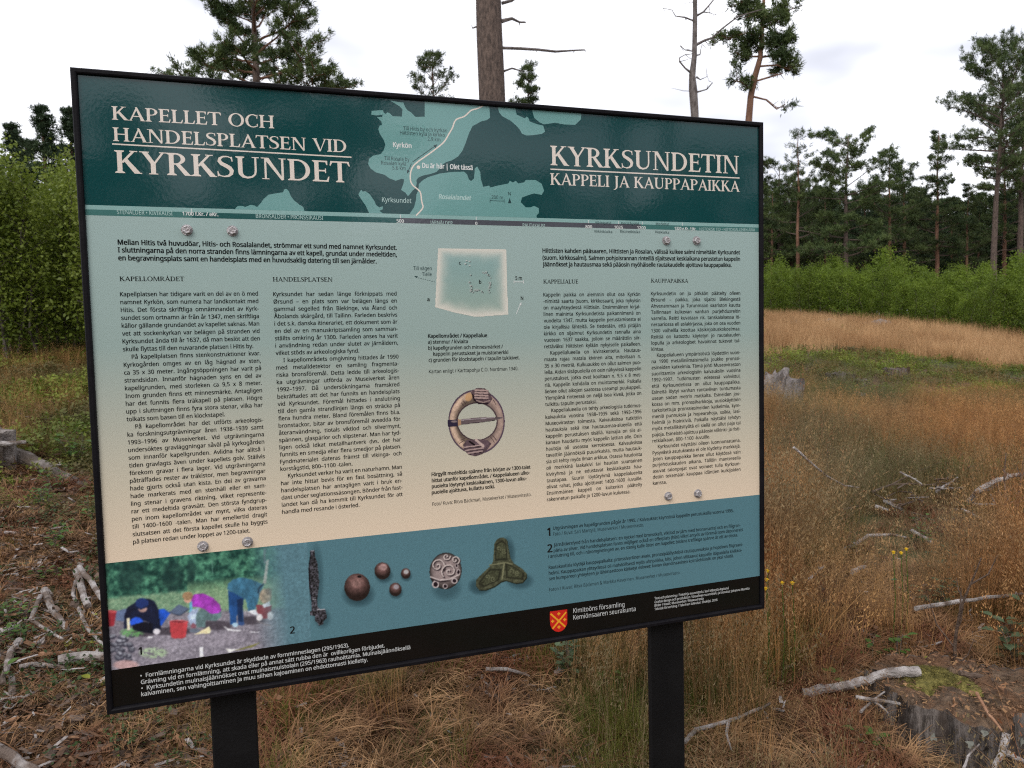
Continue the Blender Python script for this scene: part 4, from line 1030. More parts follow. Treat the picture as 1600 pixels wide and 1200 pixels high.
def conifer(seed, H, r0, cb, R, nl, prof, k=22, nlen=0.16, nw=0.03, lean=(0, 0), elev=(0.05, 0.8), droop=0.0, twigs=7, asym=None,
            dead=4, mat_n=None, wander=0.12, sway=0.0, puffn=3):
    """returns (trunk mesh, limb mesh, crown mesh); cb: crown base as a fraction of H; prof(t) crown radius 0..1 for t 0..1 up the crown"""
    rnd = random.Random(seed); rng = np.random.RandomState(seed)
    m = 14; T = []; ox = oy = 0
    for i in range(m):
        f = i/(m-1); ox += rnd.gauss(0, wander)*(0.3+f)*H/60; oy += rnd.gauss(0, wander)*(0.3+f)*H/60
        T.append(Vector((lean[0]*f*H+ox+sway*math.sin(f*5), lean[1]*f*H+oy, f*H-0.4*(i == 0))))
    tr = MB(); tr.tube(T, [r0*(1.25 if i == 0 else 1)*(1-0.86*(i/(m-1))**1.15) for i in range(m)], 9, rough=0.05, rnd=rnd)
    def tp(f):
        a = f*(m-1); i = min(int(a), m-2); return T[i].lerp(T[i+1], a-i)
    lm = MB(); C = []; D = []
    for i in range(nl):
        t = (i+rnd.random()*.8)/nl; f = cb+(0.99-cb)*t; p = tp(f); az = i*2.4+rnd.uniform(-.5, .5)
        ln = R*max(prof(t), .06)*rnd.uniform(.72, 1.12)
        if asym: ln *= 1+asym[1]*math.cos(az-asym[0])
        el = elev[0]+(elev[1]-elev[0])*t+rnd.uniform(-.15, .15)
        d = Vector((math.cos(az)*math.cos(el), math.sin(az)*math.cos(el), math.sin(el)))
        P = [p]; seg = 6
        for j in range(seg):
            d = (d+Vector((rnd.gauss(0, .14), rnd.gauss(0, .14), rnd.gauss(0.03, .10)-droop*(1-j/seg)))).normalized(); P.append(P[-1]+d*ln/seg)
        rr = max(.012, r0*.30*(1-.6*t)*min(1, ln/R+.3)); lm.tube(P, [rr*(1-.8*q/seg) for q in range(seg+1)], 5, cap=False)
        nt_ = max(3, int(twigs*(.4+ln/R)))
        for q in range(nt_):
            s = .28+.72*(q+.5)/nt_; a = s*seg; ii = min(int(a), seg-1); b = P[ii].lerp(P[ii+1], a-ii)
            side = 1 if q % 2 else -1; dd = (P[ii+1]-P[ii]).normalized()
            lat = dd.cross(Vector((0, 0, 1))).normalized()*side
            td = (dd*.6+lat*rnd.uniform(.4, 1.1)+Vector((0, 0, rnd.uniform(-.05, .4)))).normalized(); tl = (.20+.30*(1-s))*ln*rnd.uniform(.6, 1.2)+.12
            e = b+td*tl; lm.tube([b, b.lerp(e, .5)+Vector((0, 0, -.02)), e], [rr*.3, rr*.22, rr*.1], 3, cap=False)
            for w in range(puffn):
                c = b.lerp(e, .35+.65*(w+rnd.random())/puffn)+Vector((rnd.gauss(0, .06), rnd.gauss(0, .06), rnd.gauss(0.02, .04)))*(1+nlen*2)
                C.append(tuple(c)); D.append(tuple(td))
        C.append(tuple(P[-1])); D.append(tuple(d))
    for i in range(dead):       # bare snapped branches below the crown
        f = cb*(.45+.5*rnd.random()); p = tp(f); az = rnd.uniform(0, 2*PI); ln = R*rnd.uniform(.12, .4); d = Vector((math.cos(az), math.sin(az), rnd.uniform(-.3, .25)))
        P = [p]
        for j in range(4): P.append(P[-1]+(d+Vector((rnd.gauss(0, .2), rnd.gauss(0, .2), rnd.gauss(0, .2))))*ln/4)
        lm.tube(P, [r0*.13*(1-.2*j) for j in range(5)], 4, cap=False)
    C = np.array(C); D = np.array(D)
    V, F = tri_cloud(C, D, k, nlen, nw, rng)
    cr = np_mesh('crown', V, F, mat_n or M_needle)
    a = tr.mesh('trunk'); a.shade_smooth(); b = lm.mesh('branches')
    return a, b, cr
def plant_tree(meshes, loc, name, label, group=None, rz=0, sc=1.0, mats=(None, None), cat='tree'):
    e = empty(name, loc, rz); e.scale = (sc, sc, sc); tag(e, label, cat, group)
    for nm, me in zip(('trunk', 'branches', 'crown'), meshes):
        if me is None: continue
        if not me.materials: me.materials.append(mats[0] if nm == 'trunk' and mats[0] else (mats[1] or M_barkred))
        o = link(nm, me, e)
        if nm != 'trunk': o['kind'] = 'stuff'
    return e

flat = lambda t: (0.55+0.9*t)*(1-t**4) if t > .15 else .35+1.8*t
cone = lambda t: (1-t)**.8*.95+.05
rounded = lambda t: math.sin(PI*(0.18+0.80*t))**.7
def on_ground(px, Y, py=520):
    """ground position on the vertical line of sight of photo column px at distance Y"""
    x = (px-800)/FPX*Y*1.0; x += 0.0
    p = at_depth(px, py, Y); return Vector((p.x, Y, terrain(p.x, Y)))
def height_for(px, ytop, Y):
    g_ = on_ground(px, Y, ytop); return at_depth(px, ytop, Y).z-g_.z

rt = random.Random(12)
# the dense pine behind the board at left
g_ = on_ground(398, 21, 60); H = height_for(398, -62, 21)
plant_tree(conifer(5, H, .20, .50, 2.75, 38, lambda t: 1.0 if t < .28 else (.72-.30*t), 46, .115, .022, elev=(-.06, .65), twigs=10, puffn=5, asym=(0.2, .15)), g_, 'pine_tree',
           'broad bushy pine whose crown rises above the left half of the board', mats=(M_bark, M_barkred))
# small crowns peeping over the board
for px, yt, Y, sd, lab, w, lean in ((672, 88, 30, 21, 'small airy pine crown just left of the thick bare trunk', 1.25, 0), (822, 108, 30, 22, 'small dense pine crown just right of the thick bare trunk', 1.0, 0)):
    H = height_for(px, yt, Y)
    plant_tree(conifer(sd, H, .12, .62, w, 22, rounded if sd == 21 else (lambda t: 1.0-.75*t), 34 if sd == 22 else 22, .12, .026, twigs=7, puffn=3), on_ground(px, Y, yt), 'pine_tree', lab, mats=(M_bark, M_barkred))
# the thick trunk with snapped branches
def local_path(g0, pts, Y, wob=0.0, rnd=rt):
    out = []
    for i, (px, py) in enumerate(pts):
        p = at_depth(px, py, Y)-g0; out.append(Vector((p.x, p.y+(rnd.gauss(0, wob) if i else 0), p.z)))
    return out
Y = 13.0; g_ = on_ground(767, Y, 80); e = empty('pine_tree', g_); tag(e, 'thick bare pine trunk with short snapped branches rising behind the board', 'tree')
mb = MB(); zt = at_depth(767, -700, Y).z-g_.z; n = 22; trp = []; trr = []
for i in range(n):
    f = i/(n-1); z = -.4+(zt+.4)*f; trp.append(Vector((0.02*math.sin(f*9), 0, z))); trr.append((.245-.085*f)*(1.2 if i == 0 else 1))
mb.tube(trp, trr, 16, rough=0.035, rnd=rt); mb.build('trunk', M_bark, e, True)
for pts, r in (([(784, 33), (800, 31), (812, 33), (821, 33)], .030), ([(784, 75), (812, 76), (840, 79), (868, 80), (897, 78), (913, 79)], .026), ([(785, 112), (800, 106), (815, 108)], .022),
               ([(784, 5), (800, 0), (815, -6)], .03), ([(749, 40), (738, 44)], .02), ([(750, -60), (700, -90), (650, -95)], .03), ([(782, -140), (840, -160), (900, -150)], .03)):
    b = MB(); P = local_path(g_, pts, Y, .05); b.tube(P, [r*(1-.55*i/(len(P)-1))*(1+.25*(rt.random()-.5)) for i in range(len(P))], 6, rough=.12, rnd=rt)
    for q in range(3):
        i = rt.randrange(1, len(P)); d = Vector((rt.gauss(0, .03), rt.gauss(0, .03), rt.uniform(-.06, .06))); b.tube([P[i], P[i]+d], [r*.4, r*.15], 4)
    b.build('snapped_branch', M_deadwood, e)
# far above the frame: its living top
mm = conifer(31, 5.0, .15, .1, 2.6, 26, rounded, 26, .14, .03, dead=0)
for nm, me in zip(('top_stem', 'top_branches', 'crown'), mm):
    if nm != 'crown': me.materials.append(M_barkred)
    o = link(nm, me, e); o.location = (0, 0, zt-.2)
# dead snag at right
Y = 17.0; g_ = on_ground(1087, Y); e = empty('dead_pine_tree', g_); tag(e, 'bare grey dead pine with twisted snags above the board', 'tree')
mb = MB(); P = [Vector((0, 0, -.3))]+local_path(g_, [(1086.5, 330), (1086, 179), (1083, 140), (1082, 118), (1085, 88), (1086, 44), (1086, 0), (1089, -40), (1086, -90), (1090, -140)], Y)
mb.tube(P, [.13, .11, .085, .085, .07, .058, .052, .048, .038, .028, .012], 8, rough=.10, rnd=rt); mb.build('trunk', M_deadwood, e)
for pts, r in (([(1085, 33), (1070, 27), (1056, 24), (1050, 16), (1036, 12)], .022), ([(1086, 26), (1099, 19), (1108, 8), (1120, -6), (1124, -20)], .026), ([(1088, 70), (1103, 60), (1116, 54), (1130, 41), (1150, 30), (1172, 22), (1192, 15)], .034),
               ([(1084, 80), (1071, 77), (1059, 76)], .018), ([(1083, 116), (1070, 108), (1061, 98), (1062, 90), (1071, 85)], .028), ([(1088, 144), (1095, 140), (1107, 136), (1112, 131), (1108, 125)], .024), ([(1088, 120), (1094, 125), (1103, 122)], .02),
               ([(1086, 88), (1096, 82), (1094, 73)], .022), ([(1085, -20), (1070, -35), (1062, -60)], .02), ([(1099, 19), (1110, 20), (1117, 23)], .014), ([(1085, 3), (1076, 6)], .012)):
    P = local_path(g_, pts, Y, .10); b = MB(); b.tube(P, [r*(1-.72*i/(len(P)-1)) for i in range(len(P))], 5, rough=.15, rnd=rt)
    for q in range(3):
        i = rt.randrange(1, len(P)); d = Vector((rt.gauss(0, .09), rt.gauss(0, .06), rt.gauss(0, .07))); b.tube([P[i], P[i]+d, P[i]+d*1.8+Vector((0, 0, rt.gauss(0, .05)))], [r*.35, r*.25, r*.1], 4)
    b.build('dead_branch', M_deadwood, e)
# red-stemmed pine beside the snag
Y = 19.0; g_ = on_ground(1170, Y); e = empty('pine_tree', g_); tag(e, 'slim red-stemmed pine with clumped crown beside the dead snag', 'tree')
mb = MB(); P = [Vector((0, 0, -.3))]+local_path(g_, [(1170, 300), (1170, 188), (1173, 150), (1180, 118), (1188, 90), (1190, 60), (1192, 20), (1196, -30), (1200, -80)], Y)
mb.tube(P, [.13, .10, .085, .078, .07, .062, .055, .045, .03, .012], 8, rough=.05, rnd=rt); mb.build('trunk', M_barkred, e, True)
lb = MB(); C = []; D = []; rr_ = random.Random(44)
limbs = [([(1190, 62), (1165, 55), (1140, 58), (1128, 52)], 1), ([(1190, 70), (1215, 60), (1240, 52)], 1), ([(1188, 88), (1165, 84), (1150, 78)], 1), ([(1188, 90), (1214, 84), (1236, 88)], 1), ([(1184, 104), (1210, 106), (1232, 112)], 1),
         ([(1174, 140), (1160, 128), (1148, 126)], .6), ([(1178, 128), (1200, 122), (1218, 118), (1226, 112)], 0), ([(1172, 150), (1195, 158), (1212, 172), (1230, 160)], 0), ([(1192, 30), (1215, 18), (1236, 12), (1254, 8)], 1), ([(1192, 20), (1170, 8), (1156, 2)], 1),
         ([(1196, -20), (1220, -30), (1245, -28)], 1), ([(1196, -30), (1170, -45), (1150, -40)], 1), ([(1200, -75), (1215, -95), (1230, -90)], 1), ([(1200, -80), (1185, -105), (1180, -110)], 1), ([(1190, 45), (1208, 36), (1222, 36)], 1), ([(1189, 76), (1178, 66), (1170, 70)], 1), ([(1193, 10), (1180, 25), (1165, 30)], 1), ([(1190, 66), (1200, 76), (1222, 72)], 1)]
for pts, leaf in limbs:
    P = local_path(g_, pts, Y, .18, rr_); lb.tube(P, [.028*(1-.6*i/(len(P)-1)) for i in range(len(P))], 5, cap=False)
    for q in range(10 if leaf else 5):
        s = rr_.uniform(.3, 1)*(len(P)-1); i = min(int(s), len(P)-2); b = P[i].lerp(P[i+1], s-i); td = Vector((rr_.gauss(0, .6), rr_.gauss(0, .8), rr_.gauss(.12, .35))).normalized(); e2 = b+td*rr_.uniform(.12, .38)
        lb.tube([b, e2], [.010, .004], 3, cap=False)
        for w in range(3 if leaf else (1 if rr_.random() < .35 else 0)):
            if rr_.random() < (leaf or 1): C.append(tuple(b.lerp(e2, .4+.7*rr_.random())+Vector((rr_.gauss(0, .05), rr_.gauss(0, .08), rr_.gauss(0.02, .04))))); D.append(tuple(td))
lb.build('branches', M_barkred, e)['kind'] = 'stuff'
Vn, Fn = tri_cloud(np.array(C), np.array(D), 34, .13, .026, np.random.RandomState(7)); link('crown', np_mesh('crown', Vn, Fn, M_needle), e)['kind'] = 'stuff'

# ---- forest edge across the clearing: a library of pines
def umbrella(t): return .55 if t < .08 else (.95 if t < .34 else (.35 if t < .50 else (.80 if t < .75 else 1.0-.5*(t-.75)*4)))
LIB = {
 'thin': conifer(51, 9, .11, .42, 1.5, 26, lambda t: .9*(1-t)**.5, 15, .16, .030, twigs=5, puffn=2, elev=(.1, .9)),
 'umb': conifer(52, 9, .16, .30, 2.5, 38, lambda t: .75+.25*math.sin(t*14) if t < .93 else .5, 30, .15, .032, twigs=8, puffn=4, elev=(.0, .35)),
 'mid': conifer(53, 9, .14, .38, 2.0, 36, lambda t: .30+.8*(1-t)**.9, 26, .15, .032, twigs=7, puffn=3, elev=(.0, .7)),
 'col': conifer(54, 9, .13, .32, 1.5, 40, lambda t: .15+.95*(1-t)**1.0, 26, .14, .030, twigs=6, puffn=3, elev=(-.05, .6)),
 'tall': conifer(55, 12, .20, .56, 2.9, 36, lambda t: .55+.5*math.sin(PI*min(1, t*1.05)), 30, .15, .030, twigs=9, puffn=4, elev=(.1, .8), sway=.12),
 'dense': conifer(56, 8, .14, .10, 2.2, 52, lambda t: .35+.75*(1-t)**.8, 26, .17, .040, twigs=7, puffn=3, mat_n=M_needle2, elev=(-.05, .6)),
 'spruce': conifer(57, 8, .13, .05, 1.8, 74, lambda t: .04+1.0*(1-t)**1.15, 34, .13, .032, twigs=6, puffn=3, mat_n=M_needle2, elev=(-.25, .5), droop=.03),
}
HL = {'thin': 9, 'umb': 9, 'mid': 9, 'col': 9, 'tall': 12, 'dense': 8, 'spruce': 8}
for a, (x, y, z) in LIB.items():
    x.materials.append(M_bark if a in ('tall', 'umb') else M_barkred); y.materials.append(M_bark)
def forest(kind, px, yt, Y, label, group=None, name='pine_tree', rz=None, w=1.0):
    H = height_for(px, yt, Y); s = H/HL[kind]; g0 = on_ground(px, Y, yt)
    e = plant_tree(LIB[kind], g0, name, label, group, rz if rz is not None else rt.uniform(0, 6.28)); e.scale = (s*w, s*w, s); return e
G1 = 'pines along the far forest edge'
forest('thin', 1246, 206, 36, 'thin sparse pine with see-through top just right of the board')
forest('umb', 1322, 212, 35, 'flat-topped layered pine standing tallest left in the far forest edge', rz=1.0, w=.95)
forest('mid', 1391, 246, 37, 'ragged pine with pale slim trunk beside the flat-topped pine')
forest('mid', 1414, 262, 40, 'darker ragged pine close behind the pale slim-trunked pine')
forest('col', 1466, 208, 37, 'slender pointed pine standing clear in the middle of the forest edge', w=.95)
forest('col', 1512, 290, 38, 'shorter pointed pine with reddish trunk left of the tallest pine')
e = forest('tall', 1562, 92, 30, 'tallest pine with leaning grey trunk and arching crown at right edge', rz=2.2, w=.80)
forest('tall', 1600, 150, 36, 'tall pine partly cut by the right edge of the photo', rz=4.0)
forest('mid', 1572, 235, 40, 'pine with red trunk showing between the two tallest pines', rz=.4)
forest('umb', 1218, 262, 40, 'dark pine crown touching the right edge of the board', rz=2.0)
for (px, yt, Y) in ((1206, 300, 38), (1236, 300, 42), (1268, 285, 44), (1290, 300, 38), (1352, 300, 42), (1436, 305, 43), (1488, 320, 44), (1530, 330, 42), (1562, 320, 46), (1590, 300, 44), (1630, 260, 42), (1660, 210, 40), (1700, 220, 42)):
    forest(rt.choice(('dense', 'mid', 'umb')), px, yt, Y, 'pine of middling height among its like in the far forest edge', G1)
for i in range(58):
    px = 1170+i*10.5+rt.uniform(-6, 6); Y = rt.uniform(46, 66); forest(rt.choice(('dense', 'dense', 'mid', 'spruce')), px, rt.uniform(305, 362), Y, 'dark conifer deep in the shade behind the forest edge', 'dark conifers deep in the forest', w=1.25)
# left: conifers behind the birches
forest('spruce', 62, 168, 24, 'tall dark spruce with drooping top above the left birches', name='spruce_tree', w=1.15)
forest('spruce', 18, 196, 28, 'slim dark spruce at the left edge behind the birches', name='spruce_tree', w=1.1)
forest('spruce', 108, 172, 26, 'dark conifer touching the left edge of the board', name='spruce_tree', w=1.15)
forest('spruce', 42, 222, 30, 'lower dark spruce between the two taller ones at left', name='spruce_tree', w=1.15)
for (px, yt, Y) in ((-40, 190, 30), (-90, 160, 32), (-150, 190, 30), (150, 230, 34), (200, 240, 36), (260, 250, 38), (330, 240, 40), (470, 250, 40), (540, 260, 38), (610, 240, 40), (700, 250, 42), (900, 250, 42), (960, 240, 40), (1010, 255, 42), (1120, 250, 40), (1160, 260, 42)):
    forest(rt.choice(('dense', 'mid', 'umb', 'spruce')), px, yt, Y, 'conifer of the forest edge standing behind the board', 'conifers behind the board')
# trees behind the viewer, seen mirrored in the glossy board
BACK = [(-1.42, 15, 'umb', 16), (-1.37, 19, 'mid', 15), (-1.17, 14, 'umb', 18.5), (-1.12, 20, 'col', 14), (-1.083, 12, 'tall', 30), (-.86, 15, 'umb', 12.5), (-.80, 17, 'mid', 12), (-.674, 12, 'tall', 34), (-.613, 15, 'tall', 34), (-.93, 20, 'thin', 13.5), (-.74, 18, 'mid', 10.5), (-.56, 18, 'umb', 13), (-1.26, 22, 'thin', 14)]
for i in range(26): BACK.append((-1.62+i*.047, 25+3*rt.random(), 'dense', rt.uniform(6.8, 9.6)))
for (ang, dist, kind, el_) in BACK:
    x = math.cos(ang)*dist; y = math.sin(ang)*dist; z = terrain(x, y); hh = CAM_Z+dist*math.tan(math.radians(el_))-z
    e = plant_tree(LIB[kind], (x, y, z), 'pine_tree', 'pine standing behind the viewer and mirrored in the glossy board', 'pines behind the viewer', rt.uniform(0, 6.28)); s = hh/HL[kind]; e.scale = (s*(1.5 if kind == 'dense' else 1),)*2+(s,)

# ------------------------------------------------------------------ birch thickets
def sapling(seed, H, nl, lw, mat, spread=.55, leaves=2200, stems=1, tw=.07, low=.10):
    rnd = random.Random(seed); rng = np.random.RandomState(seed); st = MB(); C = []; D = []
    for s in range(stems):
        bx, by = rnd.gauss(0, .12*(stems > 1)), rnd.gauss(0, .12*(stems > 1)); P = []; m = 7; x, y = bx, by; h = H*rnd.uniform(.82, 1)
        for i in range(m): P.append(Vector((x, y, h*i/(m-1)-(.1 if i == 0 else 0)))); x += rnd.gauss(bx*.3, .05); y += rnd.gauss(by*.3, .05)
        st.tube(P, [.016*(1-.85*i/(m-1)) for i in range(m)], 4, cap=False)
        for i in range(nl):
            f = low+(.98-low)*(i+rnd.random())/nl; a = f*(m-1); ii = min(int(a), m-2); b = P[ii].lerp(P[ii+1], a-ii); az = i*2.4+rnd.random(); el = .5+.5*f
            ln = spread*(.30+math.sin(PI*min(1, .15+.85*f))**.9)*rnd.uniform(.45, 1.15)*(1.1-.5*f)
            d = Vector((math.cos(az)*math.cos(el), math.sin(az)*math.cos(el), math.sin(el))); e = b+d*ln+Vector((0, 0, -.06*ln)); st.tube([b, b.lerp(e, .5)+Vector((0, 0, .03)), e], [.006, .004, .002], 3, cap=False)
            for q in range(int(leaves/(nl*stems))):
                t = rnd.uniform(.12, 1.08); C.append(tuple(b.lerp(e, t)+Vector((rnd.gauss(0, tw), rnd.gauss(0, tw), rnd.gauss(0, tw))))); D.append((d.x*.4, d.y*.4, -.3))
    V, F = tri_cloud(np.array(C), np.array(D), 1, lw*1.5, lw, rng, spread=.9, up=-.1, quad=True)
    me = np_mesh('foliage', V, F, mat); s_ = st.mesh('stem'); s_.materials.append(M_stem); return s_, me
far_s = [sapling(60+i, 2.3, 16, .036, M_birch, .62, 2400, 1, .10) for i in range(5)]
near_s = [sapling(70+i, 2.5, 24, .030, M_birchd, .50, 4200, 2, .11, .12) for i in range(4)]
def put_sap(lib, x, y, h, label, group):
    s_, f_ = lib[rt.randrange(len(lib))]; e = empty('young_birch', (x, y, terrain(x, y)), rt.uniform(0, 6.28)); w = rt.uniform(.9, 1.25); e.scale = (h*w, h*w, h); tag(e, label, 'birch', group)
    link('stem', s_, e); link('foliage', f_, e)['kind'] = 'stuff'; return e
GB = 'young birches in the thicket across the clearing'
# the front line of the thicket follows a curve: (photo column, distance)
line_pts = [(1150, 30), (1200, 29.5), (1300, 28.5), (1400, 27), (1500, 24.5), (1600, 22), (1700, 20)]
def lineY(px):
    for (a, ya), (b, yb) in zip(line_pts, line_pts[1:]):
        if a <= px <= b: return ya+(yb-ya)*(px-a)/(b-a)
    return line_pts[0][1] if px < 1150 else line_pts[-1][1]
for row in range(5):
    for i in range(26 if row < 3 else 20):
        px = 1168+(i+rt.random())*(560/(26 if row < 3 else 20)); Y = lineY(px)+row*1.0+rt.uniform(-.4, .4); p = at_depth(px, 520, Y)
        h = rt.uniform(.56, .94)*(1+.05*row)*(1.08 if px > 1560 else 1)
        if rt.random() < .10: h *= 1.25
        put_sap(far_s, p.x, Y, h, 'young green birch in the thicket at the far side of the clearing', GB)
GB2 = 'young birches in the thicket left of the board'
for i in range(62):
    px = -330+i*9.2+rt.uniform(-12, 12); row = i % 4; Y = 9.0+row*1.4+rt.uniform(-.6, .6)+max(0, -px)*.002; p = at_depth(px, 540, Y)
    put_sap(near_s, p.x, Y, rt.uniform(.62, 1.0)*(1+.06*row), 'leafy young birch in the tall thicket left of the board', GB2)
for i in range(26):     # hidden part of the thicket behind the board, sparse
    px = 240+i*37; Y = rt.uniform(22, 27); p = at_depth(px, 540, Y)
    put_sap(far_s, p.x, Y, rt.uniform(.7, .9), 'young birch at the back of the clearing behind the board', 'young birches behind the board')
# ------------------------------------------------------------------ grass and litter (uncountable: instanced tufts)
M_dry = nmat('dry_bent_grass', (0.260, 0.122, 0.045, 1), (0.480, 0.270, 0.104, 1), 1.1, 0.75, c3=(0.120, 0.120, 0.050, 1), s3=0.5, coord='Position', trans=0.25, rand=0.25)
M_tall = nmat('tall_reddish_grass', (0.270, 0.115, 0.042, 1), (0.540, 0.305, 0.120, 1), 1.6, 0.75, c3=(0.190, 0.145, 0.075, 1), s3=0.6, coord='Position', trans=0.25, rand=0.50)
M_pale = nmat('pale_far_grass', (0.400, 0.230, 0.108, 1), (0.560, 0.355, 0.180, 1), 0.5, 0.8, coord='Position', trans=0.2, rand=0.15)
M_green = nmat('fresh_green_grass', (0.060, 0.085, 0.010, 1), (0.165, 0.170, 0.028, 1), 2.2, 0.6, c3=(0.190, 0.130, 0.040, 1), s3=0.9, coord='Position', trans=0.3, rand=0.25)
M_herb = nmat('low_green_shrubs', (0.075, 0.120, 0.014, 1), (0.215, 0.260, 0.034, 1), 1.5, 0.6, c3=(0.11, 0.095, 0.035, 1), s3=0.6, coord='Position', trans=0.3, rand=0.25)
M_straw = nmat('dead_straw', (0.120, 0.055, 0.025, 1), (0.420, 0.250, 0.120, 1), 5.0, 0.8, c3=(0.170, 0.065, 0.030, 1), s3=2.2, coord='Position', trans=0.1, rand=0.3)
M_chip = nmat('bark_litter', (0.050, 0.028, 0.017, 1), (0.230, 0.120, 0.062, 1), 22, 0.9, coord='Position', rand=0.35)
M_leafdark = nmat('bilberry_leaves', (0.022, 0.048, 0.013, 1), (0.062, 0.100, 0.026, 1), 6, 0.5, coord='Position', trans=0.25, rand=0.25)

def blade_tuft(seed, n, h0, h1, w, rad, bend, curl=1.0, head=0, mat=None, lay=0.0, name='tuft'):
    r = random.Random(seed); V = []; F = []
    for i in range(n):
        a = r.uniform(0, 2*PI); q = rad*math.sqrt(r.random()); bx, by = q*math.cos(a), q*math.sin(a); az = a+r.gauss(0, .9); h = r.uniform(h0, h1)
        b = bend*r.uniform(.3, 1.4); dx, dy = math.cos(az), math.sin(az); sx, sy = -dy, dx; ww = w*r.uniform(.6, 1.2); k = len(V); sg = 4
        for j in range(sg):
            t = j/(sg-1); 
            up = h*(t*(1-lay)-.25*b*t*t*(1-lay))+.012*lay*(1+math.sin(t*3)*3); out = h*(b*t**(1+curl)*(1-lay)+t*lay)
            wj = ww*(1-.92*t)/2
            x, y, z = bx+dx*out, by+dy*out, up
            V += [(x-sx*wj, y-sy*wj, z), (x+sx*wj, y+sy*wj, z)]
        for j in range(sg-1): F.append((k+2*j, k+2*j+1, k+2*j+3, k+2*j+2))
        tx, ty, tz = V[-1]
        for j in range(head):
            f = r.random(); zz = tz-f*h*.28; ox, oy = r.gauss(0, .012), r.gauss(0, .012); m = len(V); xx = tx-dx*f*h*.1+ox; yy = ty-dy*f*h*.1+oy; e = .0011+.0009*r.random(); gx2, gy2 = r.gauss(0, .004), r.gauss(0, .004)
            V += [(xx-e, yy, zz), (xx+e, yy+e*.5, zz+.001), (xx+gx2, yy+gy2, zz+.009), (xx+gx2-e, yy+gy2-e*.4, zz+.008)]; F.append((m, m+1, m+2, m+3))
    me = np_mesh(name, V, F, mat); return bpy.data.objects.new(name, me)
def leaf_tuft(seed, n, h, rad, lw, mat, stems=6):
    r = random.Random(seed); V = []; F = []
    for s in range(stems):
        a = r.uniform(0, 2*PI); q = rad*math.sqrt(r.random()); bx, by = q*math.cos(a), q*math.sin(a); lx, ly = r.gauss(0, .25), r.gauss(0, .25); hh = h*r.uniform(.5, 1)
        for i in range(n//stems):
            t = r.random()**.6; c = Vector((bx+lx*t*hh+r.gauss(0, lw*.8), by+ly*t*hh+r.gauss(0, lw*.8), t*hh+.004)); d = Vector((r.gauss(0, 1), r.gauss(0, 1), r.gauss(.3, .5))).normalized(); p = d.cross(Vector((r.gauss(0, .4), r.gauss(0, .4), 1))).normalized(); L_ = lw*1.6*r.uniform(.6, 1.2); k = len(V)
            for v_ in (c, c+d*L_*.5+p*lw*.5, c+d*L_, c+d*L_*.5-p*lw*.5): V.append(tuple(v_))
            F.append((k, k+1, k+2, k+3))
    return bpy.data.objects.new('shrublet', np_mesh('shrublet', V, F, mat))
def chip_tuft(seed, n, rad, l, mat):
    r = random.Random(seed); V = []; F = []
    for i in range(n):
        a = r.uniform(0, 2*PI); q = rad*math.sqrt(r.random()); c = Vector((q*math.cos(a), q*math.sin(a), .004+.02*r.random())); d = Vector((r.gauss(0, 1), r.gauss(0, 1), r.gauss(0, .25))).normalized(); p = d.cross(Vector((r.gauss(0, .35), r.gauss(0, .35), 1))).normalized(); L_ = l*r.uniform(.4, 1.3); w = L_*r.uniform(.10, .45); k = len(V)
        for v_ in (c-d*L_*.5-p*w*.3, c-d*L_*.4+p*w*.5, c+d*L_*.45+p*w*.4, c+d*L_*.5-p*w*.5): V.append(tuple(v_))
        F.append((k, k+1, k+2, k+3))
    return bpy.data.objects.new('chips', np_mesh('chips', V, F, mat))

def scatter(name, label, cat, pts, sources):
    """pts: list of (x,y,z,rx,ry,rz,scale)"""
    cl = bpy.data.collections.new(name+'_sources')
    for s in sources: cl.objects.link(s)
    A = np.array(pts, np.float32); me = bpy.data.meshes.new(name); me.vertices.add(len(A)); me.vertices.foreach_set('co', A[:, :3].ravel())
    at = me.attributes.new('rot', 'FLOAT_VECTOR', 'POINT'); at.data.foreach_set('vector', A[:, 3:6].ravel())
    at = me.attributes.new('scl', 'FLOAT', 'POINT'); at.data.foreach_set('value', A[:, 6].ravel())
    at = me.attributes.new('pick', 'INT', 'POINT'); at.data.foreach_set('value', np.random.RandomState(len(A)).randint(0, len(sources), len(A)).astype(np.int32))
    o = link(name, me); tag(o, label, cat, kind='stuff')
    ng = bpy.data.node_groups.new(name, 'GeometryNodeTree')
    ng.interface.new_socket('Geometry', in_out='INPUT', socket_type='NodeSocketGeometry'); ng.interface.new_socket('Geometry', in_out='OUTPUT', socket_type='NodeSocketGeometry')
    N = ng.nodes; i = N.new('NodeGroupInput'); u = N.new('NodeGroupOutput'); ip = N.new('GeometryNodeInstanceOnPoints'); ci = N.new('GeometryNodeCollectionInfo')
    ci.inputs['Collection'].default_value = cl; ci.inputs['Separate Children'].default_value = True; ci.inputs['Reset Children'].default_value = True
    def na(n_, t):
        q = N.new('GeometryNodeInputNamedAttribute'); q.data_type = t; q.inputs['Name'].default_value = n_; return q.outputs['Attribute']
    L = ng.links; L.new(i.outputs[0], ip.inputs['Points']); L.new(ci.outputs[0], ip.inputs['Instance']); ip.inputs['Pick Instance'].default_value = True
    L.new(na('pick', 'INT'), ip.inputs['Instance Index']); L.new(na('rot', 'FLOAT_VECTOR'), ip.inputs['Rotation']); L.new(na('scl', 'FLOAT'), ip.inputs['Scale']); L.new(ip.outputs[0], u.inputs[0])
    md = o.modifiers.new('scatter', 'NODES'); md.node_group = ng
    return o
CLEAR = []
